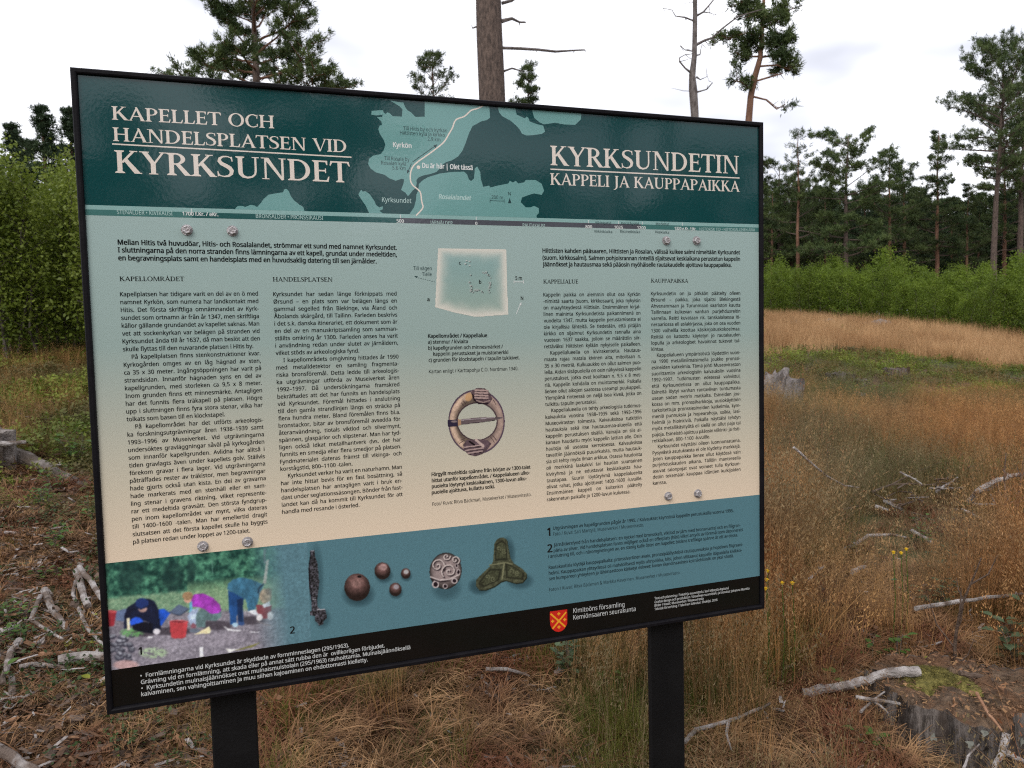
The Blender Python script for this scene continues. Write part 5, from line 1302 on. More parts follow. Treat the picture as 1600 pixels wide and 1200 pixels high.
# ------------------------------------------------------------------ fallen branches
M_pale_w = nmat('barkless_grey_wood', (0.240, 0.215, 0.200, 1), (0.500, 0.460, 0.440, 1), 24, 0.85, 0.7, 120, c3=(0.14, 0.105, 0.085, 1), s3=11)
M_brown_w = nmat('brown_dead_twig', (0.070, 0.048, 0.036, 1), (0.150, 0.105, 0.080, 1), 20, 0.9, 0.5, 90)
M_red_w = nmat('fresh_split_wood', (0.230, 0.110, 0.060, 1), (0.380, 0.215, 0.130, 1), 22, 0.8, 0.5, 90)
def hit(px, py, lift):
    d = ray(px, py); o = Vector((0, 0, CAM_Z)); t = .4; pv = t
    while t < 60:
        p = o+d*t
        if p.z < terrain(p.x, p.y)+lift: break
        pv = t; t += .04+.01*t
    a, b = pv, t
    for _ in range(16):
        m_ = (a+b)/2; p = o+d*m_
        if p.z < terrain(p.x, p.y)+lift: b = m_
        else: a = m_
    return o+d*b
rbz = random.Random(5)
M_root = nmat('weathered_root_wood', (0.110, 0.092, 0.082, 1), (0.260, 0.230, 0.210, 1), 20, 0.9, 0.8, 90, c3=(0.09, 0.07, 0.055, 1), s3=7)
def py_near(pts): return pts[0][0] < 260 and pts[0][1] > 850
def fallen(pts, w, label, mat=None, lift=.02, forks=(), name='fallen_branch', cat='branch', group=None, n=8, taper=.45, knots=1):
    """pts in photo pixels; w thickness in photo px"""
    P = [hit(px, py, lift[i] if isinstance(lift, (list, tuple)) else lift) for i, (px, py) in enumerate(pts)]
    dist = (P[0]-Vector((0, 0, CAM_Z))).length; r = w*dist/FPX/2*(.86 if py_near(pts) else 1); m = mat or M_pale_w
    Q = [P[0]]
    for a, b in zip(P[:-1], P[1:]):
        for k in (1, 2, 3):
            q = a.lerp(b, k/3); Q.append(q+Vector((rbz.gauss(0, r*.18), rbz.gauss(0, r*.18), rbz.gauss(0, r*.14))) if k < 3 else q)
    if name != 'loose_twig' and name != 'brush_twig':
        for q in (Q if P[0].y > 3.4 else Q[::2]): CLEAR.append((q.x, q.y, max(.05, q.z-terrain(q.x, q.y))))
    o0 = P[0].copy(); o0.z = terrain(P[0].x, P[0].y); e = empty(name, o0); tag(e, label, cat, group)
    L_ = len(Q); mb = MB(); mb.tube([q-o0 for q in Q], [r*(1-taper*i/(L_-1))*(1+.16*(rbz.random()-.5)) for i in range(L_)], n, rough=.06, rnd=rbz)
    for _ in range(knots):
        i = rbz.randrange(1, L_-1); d = Vector((rbz.gauss(0, 1), rbz.gauss(0, 1), abs(rbz.gauss(0, .7)))).normalized()*r*rbz.uniform(1.5, 3); mb.tube([Q[i]-o0, Q[i]-o0+d], [r*.45, r*.2], 5, rnd=rbz)
    mb.build('stem', m, e)
    for fp, fw in forks:
        FP = [hit(px, py, lift[0] if isinstance(lift, (list, tuple)) else lift)-o0 for px, py in fp]; fr = fw*dist/FPX/2; b = MB(); b.tube(FP, [fr*(1-.6*i/(len(FP)-1)) for i in range(len(FP))], 6, rough=.1, rnd=rbz); b.build('side_branch', m, e)
    return e
fallen([(124, 886), (138, 903), (154, 927), (164, 942)], 9, 'upper grey stick leaning toward the lower left edge of the board', lift=.06, taper=.2)
fallen([(119, 892), (127, 918), (138, 947)], 10, 'short thick grey stick ending free just left of the board', lift=.05, taper=.1)
fallen([(119, 908), (114, 930), (123, 951), (135, 978), (150, 996), (163, 1010)], 6.5, 'long crooked grey branch running down to the board at lower left', lift=.035)
fallen([(70, 922), (81, 950), (99, 976), (106, 984)], 11, 'stout split branch with broken upper end in the middle of the left pile', lift=.04, forks=[([(81, 930), (76, 921)], 5)])
fallen([(63, 931), (51, 959), (48, 969), (72, 983), (99, 999)], 6.5, 'bent grey branch with a small fork in the left pile', lift=.045, forks=[([(48, 969), (36, 974)], 4), ([(72, 983), (80, 978)], 3)])
fallen([(31, 1001), (17, 1018), (11, 1042), (5, 1068)], 12, 'curved pale log standing out at the left edge of the pile', lift=.05)
fallen([(62, 1023), (90, 1021), (126, 1014)], 8, 'flat splintered wood strip lying above the thick grey log', M_red_w, lift=.03)
fallen([(91, 1032), (118, 1027), (160, 1026), (190, 1026)], 15, 'thick grey log running behind the lower left edge of the board', lift=.04, taper=.1, n=10)
fallen([(30, 1042), (57, 1038), (90, 1041), (126, 1050)], 8, 'pale branch lying level below the thick grey log', lift=.03)
fallen([(93, 1108), (115, 1092), (141, 1077)], 13, 'rotten brown bark chunk near the lower left corner of the board', M_brown_w, lift=.02, taper=.5)
fallen([(105, 1125), (120, 1112), (138, 1103)], 13, 'reddish split wood chip below the lower left corner of the board', M_red_w, lift=.012, taper=.3)
fallen([(-30, 1150), (0, 1172), (27, 1189), (52, 1203), (80, 1215)], 17, 'pale barkless branch in the bottom left corner of the photo', lift=.04, taper=.3, n=10)
fallen([(18, 1060), (20, 1082)], 10, 'short grey stub standing under the curved pale log', lift=.03, taper=.1)
fallen([(-6, 1094), (39, 1089), (72, 1073)], 6, 'thin broken branch crossing low in the left pile', lift=.02)
fallen([(37, 1111), (60, 1115), (86, 1120)], 3, 'thin straight tan twig under the low crossing branch', M_red_w, lift=.015)
fallen([(7, 832), (40, 834), (72, 838)], 4.5, 'thin pale stick lying level above the left pile', lift=.02)
fallen([(-10, 987), (12, 984), (30, 978)], 12, 'grey weathered log end at the left edge beside the pile', lift=.03)
fallen([(52, 1006), (62, 1003), (76, 990)], 7, 'grey slab of split wood in the centre of the left pile', lift=.03)
fallen([(759, 1045), (793, 1046), (812, 1051), (827, 1057)], 6, 'pale arched stick in the grass between the two posts', lift=.05)
fallen([(868, 1051), (888, 1045)], 7, 'short pale stick beside the green shrub between the posts', lift=.04)
fallen([(560, 1152), (566, 1160), (572, 1166)], 8, 'small dead root stub in the straw between the posts', M_brown_w, lift=.02)
fallen([(1240, 699), (1260, 717), (1292, 744), (1319, 759), (1342, 762)], 4, 'white slanting dead branch high in the dry grass right of the board', lift=[.66, .60, .50, .40, .30], group=None)
fallen([(1515, 783), (1527, 768), (1553, 752), (1575, 744), (1600, 742), (1640, 748)], 8, 'arched bleached branch at the right edge of the clearing', lift=[.12, .22, .30, .34, .34, .30], forks=[([(1515, 783), (1527, 788), (1556, 788), (1547, 771)], 4)])
fallen([(1315, 861), (1340, 848), (1356, 837), (1393, 835), (1415, 840)], 6, 'humped pale branch above the yellow flowers', lift=[.05, .10, .15, .15, .10])
fallen([(1383, 783), (1395, 789), (1409, 796)], 7, 'short split light stick below the brush heap', lift=.12, forks=[([(1383, 783), (1401, 780)], 4)])
fallen([(1368, 791), (1388, 797)], 5, 'tiny pale stick left of the split light stick', lift=.10)
fallen([(1504, 796), (1525, 806), (1546, 817)], 4, 'thin pale stick slanting below the arched bleached branch', lift=.12)
fallen([(1364, 768), (1393, 757), (1436, 756)], 3.5, 'dark thin branch lying across the brush heap', M_brown_w, lift=.16, forks=[([(1393, 757), (1430, 738), (1470, 722)], 2.5)])
fallen([(1407, 738), (1422, 745), (1440, 756)], 3, 'short grey twig rising from the brush heap', lift=.22)
fallen([(1425, 829), (1442, 839), (1458, 849)], 6, 'grey stick half hidden by the green grass clump', lift=.08)
fallen([(1463, 768), (1480, 757), (1496, 746)], 4, 'thin grey twig left of the arched bleached branch', lift=.18)
fallen([(1254, 1083), (1296, 1076), (1347, 1064), (1377, 1054), (1414, 1049), (1436, 1049)], 12, 'stout pale log lying in grass left of the mossy stump', lift=[.03, .05, .09, .12, .15, .16], taper=-.1, n=10)
fallen([(1070, 1159), (1087, 1140), (1134, 1128), (1168, 1115), (1203, 1099)], 7, 'forked pale branch beside the right post', lift=.07, forks=[([(1138, 1128), (1135, 1146), (1143, 1172)], 5)], knots=4)
fallen([(1431, 951), (1499, 939), (1560, 932), (1640, 922)], 6.5, 'long straight branch crossing the grass at the right edge', lift=.18)
fallen([(1262, 907), (1274, 896), (1287, 885)], 5, 'short grey stick near the yellow flowers', lift=.12)
fallen([(1332, 894), (1342, 888), (1352, 885)], 8, 'bright broken wood end poking out of the grass', lift=.12)
fallen([(1337, 1089), (1384, 1096), (1425, 1103), (1463, 1111)], 5.5, 'dark thin stick pointing at the mossy stump', lift=.10)
fallen([(1360, 1092), (1376, 1103), (1388, 1115)], 3.5, 'upper of two crossed twigs left of the mossy stump', lift=.09)
fallen([(1345, 1112), (1362, 1096), (1382, 1081)], 4, 'lower of two crossed twigs left of the mossy stump', lift=.08)
fallen([(1506, 1200), (1512, 1182), (1530, 1163)], 3.5, 'thin forked twig in front of the mossy stump', lift=.15)
# brush heap twigs
for i in range(26):
    cx, cy = rbz.gauss(1440, 62), rbz.gauss(772, 22); a = rbz.uniform(-.6, .6); l = rbz.uniform(18, 42)
    fallen([(cx-l/2, cy-l*.5*math.sin(a)), (cx, cy+rbz.gauss(0, 3)), (cx+l/2, cy+l*.5*math.sin(a))], rbz.uniform(1.6, 3), 'thin dry twig among others in the brush heap at right', M_brown_w if rbz.random() < .75 else M_pale_w, lift=[rbz.uniform(.08, .25), rbz.uniform(.08, .25), rbz.uniform(.08, .25)], n=4, name='brush_twig', group='twigs of the brush heap', knots=0, cat='twig')
for i in range(84):
    cx, cy = rbz.uniform(-20, 160), rbz.uniform(930, 1110); a = rbz.uniform(-1.2, 1.2); l = rbz.uniform(14, 60)
    fallen([(cx-l/2, cy-l*.4*math.sin(a)), (cx, cy+rbz.gauss(0, 3)), (cx+l/2, cy+l*.4*math.sin(a))], rbz.uniform(1.2, 3.4), 'thin loose twig among others in the branch pile at left', rbz.choice((M_brown_w, M_pale_w, M_red_w)), lift=.02, n=4, name='loose_twig', group='twigs of the left branch pile', knots=0, cat='twig')

# ------------------------------------------------------------------ stumps and stones
M_stumpside = nmat('weathered_stump_side', (0.040, 0.033, 0.029, 1), (0.200, 0.172, 0.155, 1), 26, 0.95, 1.0, 70, stretch=(1.6, 1.6, .20), c3=(0.040, 0.026, 0.018, 1), s3=5)
M_stumpgrey = nmat('bleached_stump_wood', (0.130, 0.112, 0.104, 1), (0.300, 0.268, 0.255, 1), 12, 0.9, 1.0, 60, stretch=(2.2, 2.2, .3))
M_moss = nmat('yellow_green_moss', (0.120, 0.110, 0.026, 1), (0.330, 0.280, 0.080, 1), 60, 0.95, 1.0, 200)
M_lichen = nmat('pale_lichen', (0.16, 0.17, 0.15, 1), (0.30, 0.31, 0.27, 1), 90, 0.95)
M_stone = nmat('grey_field_stone', (0.13, 0.12, 0.115, 1), (0.27, 0.25, 0.24, 1), 12, 0.9, 0.5, 40)
def stump(name_loc, R, H, label, seed, mat, flute=.10, top=.05, jag=0.0, tilt=(0, 0), flare=.25, topmat=None, nseg=40):
    r = random.Random(seed); e = empty('tree_stump', name_loc); tag(e, label, 'stump'); ph = [r.uniform(0, 6.28) for _ in range(6)]
    def rad(a, f): return R*(1+flute*(.5*math.sin(3*a+ph[0])+.35*math.sin(7*a+ph[1])+.25*math.sin(13*a+ph[2])+.2*math.sin(23*a+ph[5]))+flare*(1-f)**2*(1+.8*math.sin(4*a+ph[3])))
    lv = 9; V = []; F = []; rim = []
    for j in range(lv+1):
        f = j/lv
        for i in range(nseg):
            a = 2*PI*i/nseg; q = rad(a, f)*(1+r.gauss(0, .012)); hh = H*(1+jag*(.6*math.sin(2*a+ph[4])+.5*math.sin(5*a+ph[1])+.35*r.gauss(0, 1)*(j == lv)))
            z = -.08+(hh+.08)*f; V.append((q*math.cos(a)+tilt[0]*z, q*math.sin(a)+tilt[1]*z, z))
    for j in range(lv):
        for i in range(nseg): i2 = (i+1) % nseg; F.append((j*nseg+i, j*nseg+i2, (j+1)*nseg+i2, (j+1)*nseg+i))
    mb = MB(); mb.add(V, F); mb.build('bark_side', mat, e)
    top_ = V[lv*nseg:]; cx = sum(p[0] for p in top_)/nseg; cy = sum(p[1] for p in top_)/nseg; cz = sum(p[2] for p in top_)/nseg
    V2 = []; F2 = []; rings = 8
    for j in range(rings+1):
        f = 1-j/rings
        for i in range(nseg):
            p = top_[i]; V2.append((cx+(p[0]-cx)*f, cy+(p[1]-cy)*f, cz+(p[2]-cz)*f**1.5+top*(1-f)*.3-.004+mnoise.noise(Vector((p[0]*f*14, p[1]*f*14, seed)))*top*(1-f*f)))
    for j in range(rings):
        for i in range(nseg): i2 = (i+1) % nseg; F2.append((j*nseg+i, j*nseg+i2, (j+1)*nseg+i2, (j+1)*nseg+i))
    mb = MB(); mb.add(V2, F2); mb.build('cut_top', topmat or mat, e)
    return e, (cx, cy, cz), rad
# the mossy stump at the lower right
sg_x, sg_y = 1.53, 2.66; sg = Vector((sg_x, sg_y, terrain(sg_x, sg_y)-.02))
M_toplit = nmat('stump_top_litter', (0.075, 0.048, 0.030, 1), (0.210, 0.140, 0.090, 1), 26, 0.95, 1.0, 120, c3=(0.16, 0.085, 0.045, 1), s3=6)
e, tc_, rf = stump(sg, .270, .150, 'large decayed stump with moss and litter on top at lower right', 4, M_stumpside, .17, .05, .16, (.02, .05), .16, M_toplit, 128)
def blob(parent, name, c, rx, ry, h, mat, seed, n=22, rg_=6):
    r = random.Random(seed); V = []; F = []
    for j in range(rg_+1):
        f = j/rg_
        for i in range(n):
            a = 2*PI*i/n; q = f*(1+.16*math.sin(3*a+seed)+.10*math.sin(7*a+seed*2)); V.append((c[0]+rx*q*math.cos(a), c[1]+ry*q*math.sin(a), c[2]+h*(1-f*f)+(r.gauss(0, h*.10) if j < rg_ else -.01)))
    for j in range(rg_):
        for i in range(n): i2 = (i+1) % n; F.append((j*n+i, (j+1)*n+i, (j+1)*n+i2, j*n+i2))
    mb = MB(); mb.add(V, F); return mb.build(name, mat, parent, True)
blob(e, 'moss_patch', (tc_[0]-.06, tc_[1]+.04, tc_[2]+.006), .135, .10, .030, M_moss, 2)
blob(e, 'moss_patch', (tc_[0]+.03, tc_[1]-.02, tc_[2]+.004), .06, .05, .014, M_moss, 5)
# chips, cones and moss tips on the stump
rc = random.Random(6); mb = MB()
for i in range(900):
    a = rc.uniform(0, 6.28); q = .27*math.sqrt(rc.random()); c = Vector((tc_[0]+q*math.cos(a), tc_[1]+q*math.sin(a), tc_[2]+.012+.012*rc.random())); d = Vector((rc.gauss(0, 1), rc.gauss(0, 1), rc.gauss(0, .3))).normalized(); p = d.cross(Vector((rc.gauss(0, .4), rc.gauss(0, .4), 1))).normalized(); l = rc.uniform(.006, .022); w = l*rc.uniform(.12, .45)
    mb.add([c-d*l/2-p*w/2, c-d*l/2+p*w/2, c+d*l/2+p*w*.4, c+d*l/2-p*w*.4], [(0, 1, 2, 3)])
mb2 = MB(); mb2.v = list(mb.v); mb2.f = mb.f[::3]; o = mb2.build('wood_splinters', M_straw, e); o['kind'] = 'stuff'
mb.f = [f for i, f in enumerate(mb.f) if i % 3]; o = mb.build('bark_flakes', M_chip, e); o['kind'] = 'stuff'
mb = MB()
for i in range(2600):
    a = rc.uniform(0, 6.28); q = math.sqrt(rc.random()); c = Vector((tc_[0]-.06+.135*q*math.cos(a), tc_[1]+.04+.10*q*math.sin(a), tc_[2]+.008+.026*(1-q*q))); d = Vector((rc.gauss(0, .5), rc.gauss(0, .5), 1)).normalized(); p = d.orthogonal().normalized()*.0016
    mb.add([c-p, c+p, c+d*rc.uniform(.006, .014)], [(0, 1, 2)])
o = mb.build('moss_tips', M_moss, e); o['kind'] = 'stuff'
for k, (a, z) in enumerate(((-1.95, .10), (-1.80, .13), (-1.2, .07), (-2.3, .08))):
    q = rf(a, .55)+.004; V = []; 
    for i in range(9): t = 2*PI*i/9; rr2 = .0105*(1+.35*math.sin(3*t+k)+.2*math.sin(5*t)); aa = a+math.cos(t)*rr2/q; V.append((q*math.cos(aa), q*math.sin(aa), z+math.sin(t)*rr2*1.2))
    mb = MB(); mb.add(V, [tuple(range(9))]); mb.build('lichen_patch', M_lichen, e)
# broken shell of the same stump standing at its right
e2, _, _ = stump(sg+Vector((.315, -.115, 0)), .085, .21, 'dark split stump shell standing right of the mossy stump', 9, M_stumpside, .25, .02, .10, (.05, 0), .35)
blob(e2, 'moss_patch', (.01, .0, .205), .035, .03, .01, M_moss, 8)
for pts, w, l, lab in (([(1526, 1083), (1546, 1118), (1566, 1142)], 4.5, [.19, .18, .16], 'reddish thin twig bent over the edge of the mossy stump'), ([(1573, 1146), (1566, 1172), (1553, 1204)], 10, [.16, .11, .06], 'thick pale stick leaning on the front of the mossy stump'), ([(1572, 1175), (1586, 1184), (1610, 1196)], 8, [.10, .09, .08], 'pale stick end in the bottom right corner')):
    fallen(pts, w, lab, M_red_w if 'reddish' in lab else M_pale_w, lift=l)
fallen([(1499, 1052), (1522, 1055), (1556, 1064)], 8, 'dark rotten bark strip lying at the back of the mossy stump', M_brown_w, lift=.16, taper=.4)
# grey stump right of the board
g_ = ground_at(1208, 640); e3, t3, _ = stump(g_, .22, .33, 'bleached jagged stump just right of the board', 17, M_stumpgrey, .30, .05, .22, (.25, 0), .5)
mb = MB(); mb.tube([(.02, 0, .2), (.12, 0, .38), (.16, .02, .47)], [.10, .07, .03], 7, rough=.2, rnd=rbz); mb.build('split_tip', M_stumpgrey, e3)
# left stump and its slanting root
g_ = ground_at(-22, 738); e4, _, _ = stump(g_+Vector((0, .0, .0)), .15, .26, 'grey stump cut by the left edge of the photo', 23, M_root, .18, .03, .06, (.05, 0), .10)
fallen([(-40, 704), (0, 708), (40, 716), (80, 735), (118, 752), (150, 762)], 26, 'broad grey root slanting right beside the left stump', M_root, lift=[.09, .09, .07, .04, .015, -.01], taper=.8, n=12, knots=0)
fallen([(-30, 694), (10, 694), (40, 690)], 9, 'thin grey slab on top of the slanting root', lift=.20)
# low far stumps and stones
for px, py, R, H, lab in ((1400, 588, .19, .13, 'low dark stump in the green middle of the clearing'), (1310, 590, .26, .07, 'flat dark stump remains left of the low dark stump'), (1345, 600, .12, .06, 'smallest dark stump remains in the green strip')):
    stump(ground_at(px, py), R, H, lab, int(px), M_stumpside, .2, .04, .15)
def stone(px, py, r_, label, sd, sink=.3):
    g0 = ground_at(px, py); me = bpy.data.meshes.new('field_stone'); import bmesh
    b = bmesh.new(); bmesh.ops.create_icosphere(b, subdivisions=3, radius=1)
    for v in b.verts:
        k = 1+.28*mnoise.noise(v.co*1.3+Vector((sd, 0, 0)))+.08*mnoise.noise(v.co*4); v.co = Vector((v.co.x*r_*1.15*k, v.co.y*r_*k, (v.co.z*k+.35)*r_*.75))
    b.to_mesh(me); b.free(); me.materials.append(M_stone); me.shade_smooth(); o = link('field_stone', me); o.location = g0; tag(o, label, 'stone')
stone(1340, 624, .10, 'small grey stone in the dry grass right of the bleached stump', 1)
stone(1240, 512, .24, 'leftmost pale stone in front of the birch thicket', 2); stone(1295, 511, .27, 'pale stone in front of the thicket, second from the board', 3)
stone(1376, 516, .34, 'widest grey stone in front of the birch thicket', 4); stone(1473, 518, .20, 'lone pale stone far right in front of the thicket', 5); stone(1353, 513, .2, 'small stone left of the widest grey stone', 6)

# ------------------------------------------------------------------ plants one can tell apart
M_leafg = nmat('fresh_leaf', (0.050, 0.110, 0.018, 1), (0.110, 0.200, 0.035, 1), 12, 0.5, trans=0.35)
M_leafy = nmat('yellowing_leaf', (0.200, 0.240, 0.025, 1), (0.340, 0.340, 0.045, 1), 14, 0.5, trans=0.4)
M_leafp = nmat('grey_green_leaf', (0.060, 0.100, 0.045, 1), (0.130, 0.180, 0.095, 1), 12, 0.6, trans=0.3)
M_flower = nmat('yellow_petal', (0.70, 0.42, 0.010, 1), (0.80, 0.55, 0.02, 1), 30, 0.6, trans=0.2)
def leaf_geo(mb, c, d, up, L_, w):
    d = d.normalized(); s = d.cross(up).normalized(); u = s.cross(d)
    pts = [c, c+d*L_*.25+s*w*.42+u*w*.1, c+d*L_*.6+s*w*.45+u*w*.08, c+d*L_-u*L_*.12, c+d*L_*.6-s*w*.45+u*w*.08, c+d*L_*.25-s*w*.42+u*w*.1, c+d*L_*.5-u*w*.05]
    mb.add(pts, [(0, 1, 6), (1, 2, 6), (2, 3, 6), (3, 4, 6), (4, 5, 6), (5, 0, 6)])
def plant(px, py, h, stems, leaves, lw, label, mat, name='leafy_plant', cat='plant', spread=.35, seed=0, lift=0):
    r = random.Random(seed+int(px)*7+int(py)); g0 = hit(px, py, 0.0); e = empty(name, g0); tag(e, label, cat); st = MB(); lf = MB()
    for s in range(stems):
        P = [Vector((r.gauss(0, .02), r.gauss(0, .02), -.02))]; d = Vector((r.gauss(0, spread), r.gauss(0, spread), 1)).normalized(); hh = h*r.uniform(.65, 1.05)
        for j in range(5): P.append(P[-1]+d*hh/5); d = (d+Vector((r.gauss(0, .12), r.gauss(0, .12), 0))).normalized()
        st.tube(P, [.0028*(1-.12*j) for j in range(6)], 4)
        for i in range(leaves):
            f = 1+4*(i+.6)/leaves; ii = min(int(f), 4); b = P[ii].lerp(P[ii+1], f-ii); az = i*2.4+r.random(); dd = Vector((math.cos(az), math.sin(az), r.uniform(-.1, .5)))
            b2 = b+dd*lw*.5; st.tube([b, b2], [.0012, .001], 3, cap=False); leaf_geo(lf, b2, dd, Vector((0, 0, 1)), lw*1.35*r.uniform(.7, 1.15), lw*r.uniform(.75, 1.1))
    st.build('stem', M_stem, e); lf.build('leaves', mat, e); return e
for a in ((112, 1012, .10, 1, 3, .038, 'single yellow-green sprout in the middle of the left branch pile', M_leafy), (150, 1085, .09, 1, 2, .034, 'small yellow-green sprout at the lower left corner of the board', M_leafy),
          (150, 980, .09, 1, 3, .026, 'small green sprout touching the board edge above the thick grey log', M_leafy), (12, 1068, .12, 2, 4, .030, 'green sprout with pointed leaves at the left edge below the curved log', M_leafg),
          (18, 1012, .12, 4, 8, .020, 'dark green herb tuft at the left edge beside the pale log', M_leafg), (20, 975, .13, 5, 9, .020, 'dense green herb cushion at the left edge above the pile', M_leafg),
          (66, 905, .10, 3, 6, .020, 'low green herb above the forked branches of the left pile', M_leafg), (88, 902, .09, 3, 6, .018, 'second low green herb right of the first above the left pile', M_leafg),
          (90, 858, .16, 5, 9, .026, 'broad green herb patch left of the board at mid height', M_leafg), (62, 795, .16, 5, 9, .026, 'dark leafy herb patch on the slope left of the board', M_leafg), (85, 765, .18, 4, 8, .028, 'leafy herb patch below the slanting root', M_leafg),
          (122, 725, .28, 4, 8, .045, 'taller leafy sprout right of the slanting root', M_leafg), (140, 815, .18, 3, 8, .03, 'leafy sprout against the board edge', M_leafg), (45, 733, .14, 2, 5, .03, 'yellow-green sprig growing in front of the slanting root', M_leafy),
          (86, 1062, .05, 3, 6, .014, 'tiny green herb under the level pale branch', M_leafg), (70, 1100, .05, 3, 6, .014, 'tiny green herb low in the left pile', M_leafg),
          (900, 1056, .20, 7, 9, .026, 'dark green leafy shrub between the two posts', M_leafp), (948, 1072, .10, 3, 6, .028, 'low yellow-green herb right of the leafy shrub', M_leafg), (480, 1140, .05, 3, 5, .016, 'tiny green sprig in the straw between the posts', M_leafg),
          (178, 1168, .05, 2, 4, .020, 'tiny bright sprig below the lower left corner of the board', M_leafg),
          (1455, 952, .22, 5, 8, .034, 'grey-green leafy plant in front of the long straight branch', M_leafp), (1465, 905, .26, 3, 7, .030, 'taller grey-green plant in the dry grass at right', M_leafp), (1600, 1040, .30, 4, 7, .050, 'broad-leaved green plant at the right edge above the stump', M_leafp), (1588, 968, .22, 2, 5, .040, 'pale round-leaved sprig at the right edge', M_leafp),
          (1287, 1068, .10, 2, 4, .034, 'bright green leaf sprout beside the stout pale log', M_leafg), (1352, 1093, .08, 4, 7, .018, 'yellow-green moss herb under the stout pale log', M_leafy), (1443, 1056, .10, 3, 6, .018, 'yellow-green sprig at the back edge of the mossy stump', M_leafy),
          (1362, 1172, .10, 3, 7, .030, 'green lobed leaves left of the stump front', M_leafg), (1297, 1184, .05, 2, 4, .026, 'pale lichen-green leaf tuft in the shaded grass', M_leafp), (1398, 1038, .16, 3, 6, .030, 'green herb behind the pale log end', M_leafg),
          (1428, 850, .22, 6, 9, .022, 'bright green tuft beside the grey stick in the dry grass', M_leafg), (1240, 838, .26, 3, 9, .024, 'thin green herb right of the board in reddish grass', M_leafg), (1266, 852, .22, 3, 8, .022, 'second thin green herb a little right of the first', M_leafg), (1100, 1060, .16, 3, 6, .02, 'small green sprig just right of the right post', M_leafg)):
    plant(*a)
for i, (px, py) in enumerate(((1199, 892), (1198, 906), (1197, 920), (1222, 911), (1238, 911), (1396, 863), (1408, 864), (1416, 858))):
    p = hit(px, py, .40); g0 = Vector((p.x, p.y, terrain(p.x, p.y))); e = empty('yellow_flower', g0)
    tag(e, 'small yellow flower in the dry grass near the right edge of the board' if i < 5 else 'small yellow flower beside the humped pale branch', 'flower', 'yellow flowers by the board' if i < 5 else 'yellow flowers by the humped branch')
    st = MB(); h = p.z-g0.z; st.tube([(0, 0, 0), (.01, 0, h*.5), (0, 0, h)], [.002, .0018, .0015], 4); st.build('stem', M_leafg, e)
    fl = MB(); r = random.Random(i)
    for k in range(9):
        a = 2*PI*k/9+r.random()*.3; d = Vector((math.cos(a), math.sin(a), .45)); leaf_geo(fl, Vector((0, 0, h)), d, Vector((0, 0, 1)), .010, .006)
    fl.build('petals', M_flower, e); cn = MB(); cn.tube([(0, 0, h-.004), (0, 0, h+.006)], [.006, .004], 8); cn.build('flower_centre', M_flower, e)
# leafless sapling at the right edge
def bare(px, py, h, label, seed, n=14, r0=.007):
    r = random.Random(seed); g0 = hit(px, py, 0); e = empty('bare_sapling', g0); tag(e, label, 'sapling'); st = MB(); P = [Vector((0, 0, -.03))]; d = Vector((0, 0, 1))
    for j in range(8): P.append(P[-1]+d*h/8); d = (d+Vector((r.gauss(0, .06), r.gauss(0, .06), 0))).normalized()
    st.tube(P, [r0*(1-.09*j) for j in range(9)], 6); st.build('stem', M_brown_w, e)
    b = MB()
    for i in range(n):
        f = .8+6.5*i/n; ii = int(f); s = P[ii].lerp(P[ii+1], f-ii); az = i*2.4; dd = Vector((math.cos(az)*.6, math.sin(az)*.6, r.uniform(.5, 1.3))).normalized(); l = h*.38*r.uniform(.5, 1.1)*(1-.06*i)
        b.tube([s, s+dd*l*.5, s+dd*l*.75+Vector((0, 0, l*.35))], [r0*.45, r0*.35, r0*.15], 4)
    b.build('side_twigs', M_brown_w, e); return e
bare(1576, 862, .62, 'leafless dark sapling with upright twigs at the right edge', 3, 16, .010); bare(1590, 850, .55, 'second leafless sapling right beside the dark one', 4, 10, .008)
bare(1492, 1050, .55, 'tall dark dead stem in grass behind the mossy stump', 5, 6, .008); bare(1212, 812, .45, 'dead dark herb stem right of the board', 6, 6, .004); bare(1250, 850, .4, 'dead brown herb stem in reddish grass right of the board', 7, 7, .004); bare(1292, 780, .42, 'thin dead stem crossing the white slanting branch', 8, 6, .004)
# ---- spread the ground cover, leaving the branches and stumps in view
rg = random.Random(77)
P_dry = []; P_tall = []; P_pale = []; P_green = []; P_herb = []; P_straw = []; P_chip = []; P_bil = []
def nn(x, y, s, k=0): return mnoise.noise(Vector((x*s, y*s, 11.3+k)))
CG = {}
for (cx, cy, cl_) in CLEAR:
    # the strip of ground between a branch and the viewer stays free of tall stems
    n_ = math.hypot(cx, cy)
    dep = max(.09, (CAM_Z-terrain(cx, cy)-cl_)/max(n_, .5)); reach = min(1.3, max(.30, (.52-cl_)/dep))
    for k in range(int(reach/.09)+1):
        t = 1-k*.09/max(n_, 1); qx, qy = cx*t, cy*t
        CG.setdefault((round(qx/.14), round(qy/.14)), 0)
def blocked(x, y): return any((round(x/.14)+i, round(y/.14)+j) in CG for i in (0,) for j in (0,))
def add(Lst, x, y, sc, tilt=.12):
    if Lst is P_tall or Lst is P_dry:      # the grass before the board is trodden down
        du = (x-TL.x)*UD.x+(y-TL.y)*UD.y; dn = (x-TL.x)*ND.x+(y-TL.y)*ND.y
        if -.3 < du < 1.5 and dn > -.22: return
    if (Lst is P_dry or Lst is P_green or Lst is P_tall or Lst is P_herb) and blocked(x, y):
        if rg.random() < .85:
            if rg.random() < .6: add(P_straw if rg.random() < .55 else P_chip, x, y, .8)
            return
        sc *= .6
    Lst.append((x, y, terrain(x, y)-.005, rg.gauss(0, tilt), rg.gauss(0, tilt), rg.uniform(0, 6.28), sc*rg.uniform(.7, 1.25)))
POSTS = [base]
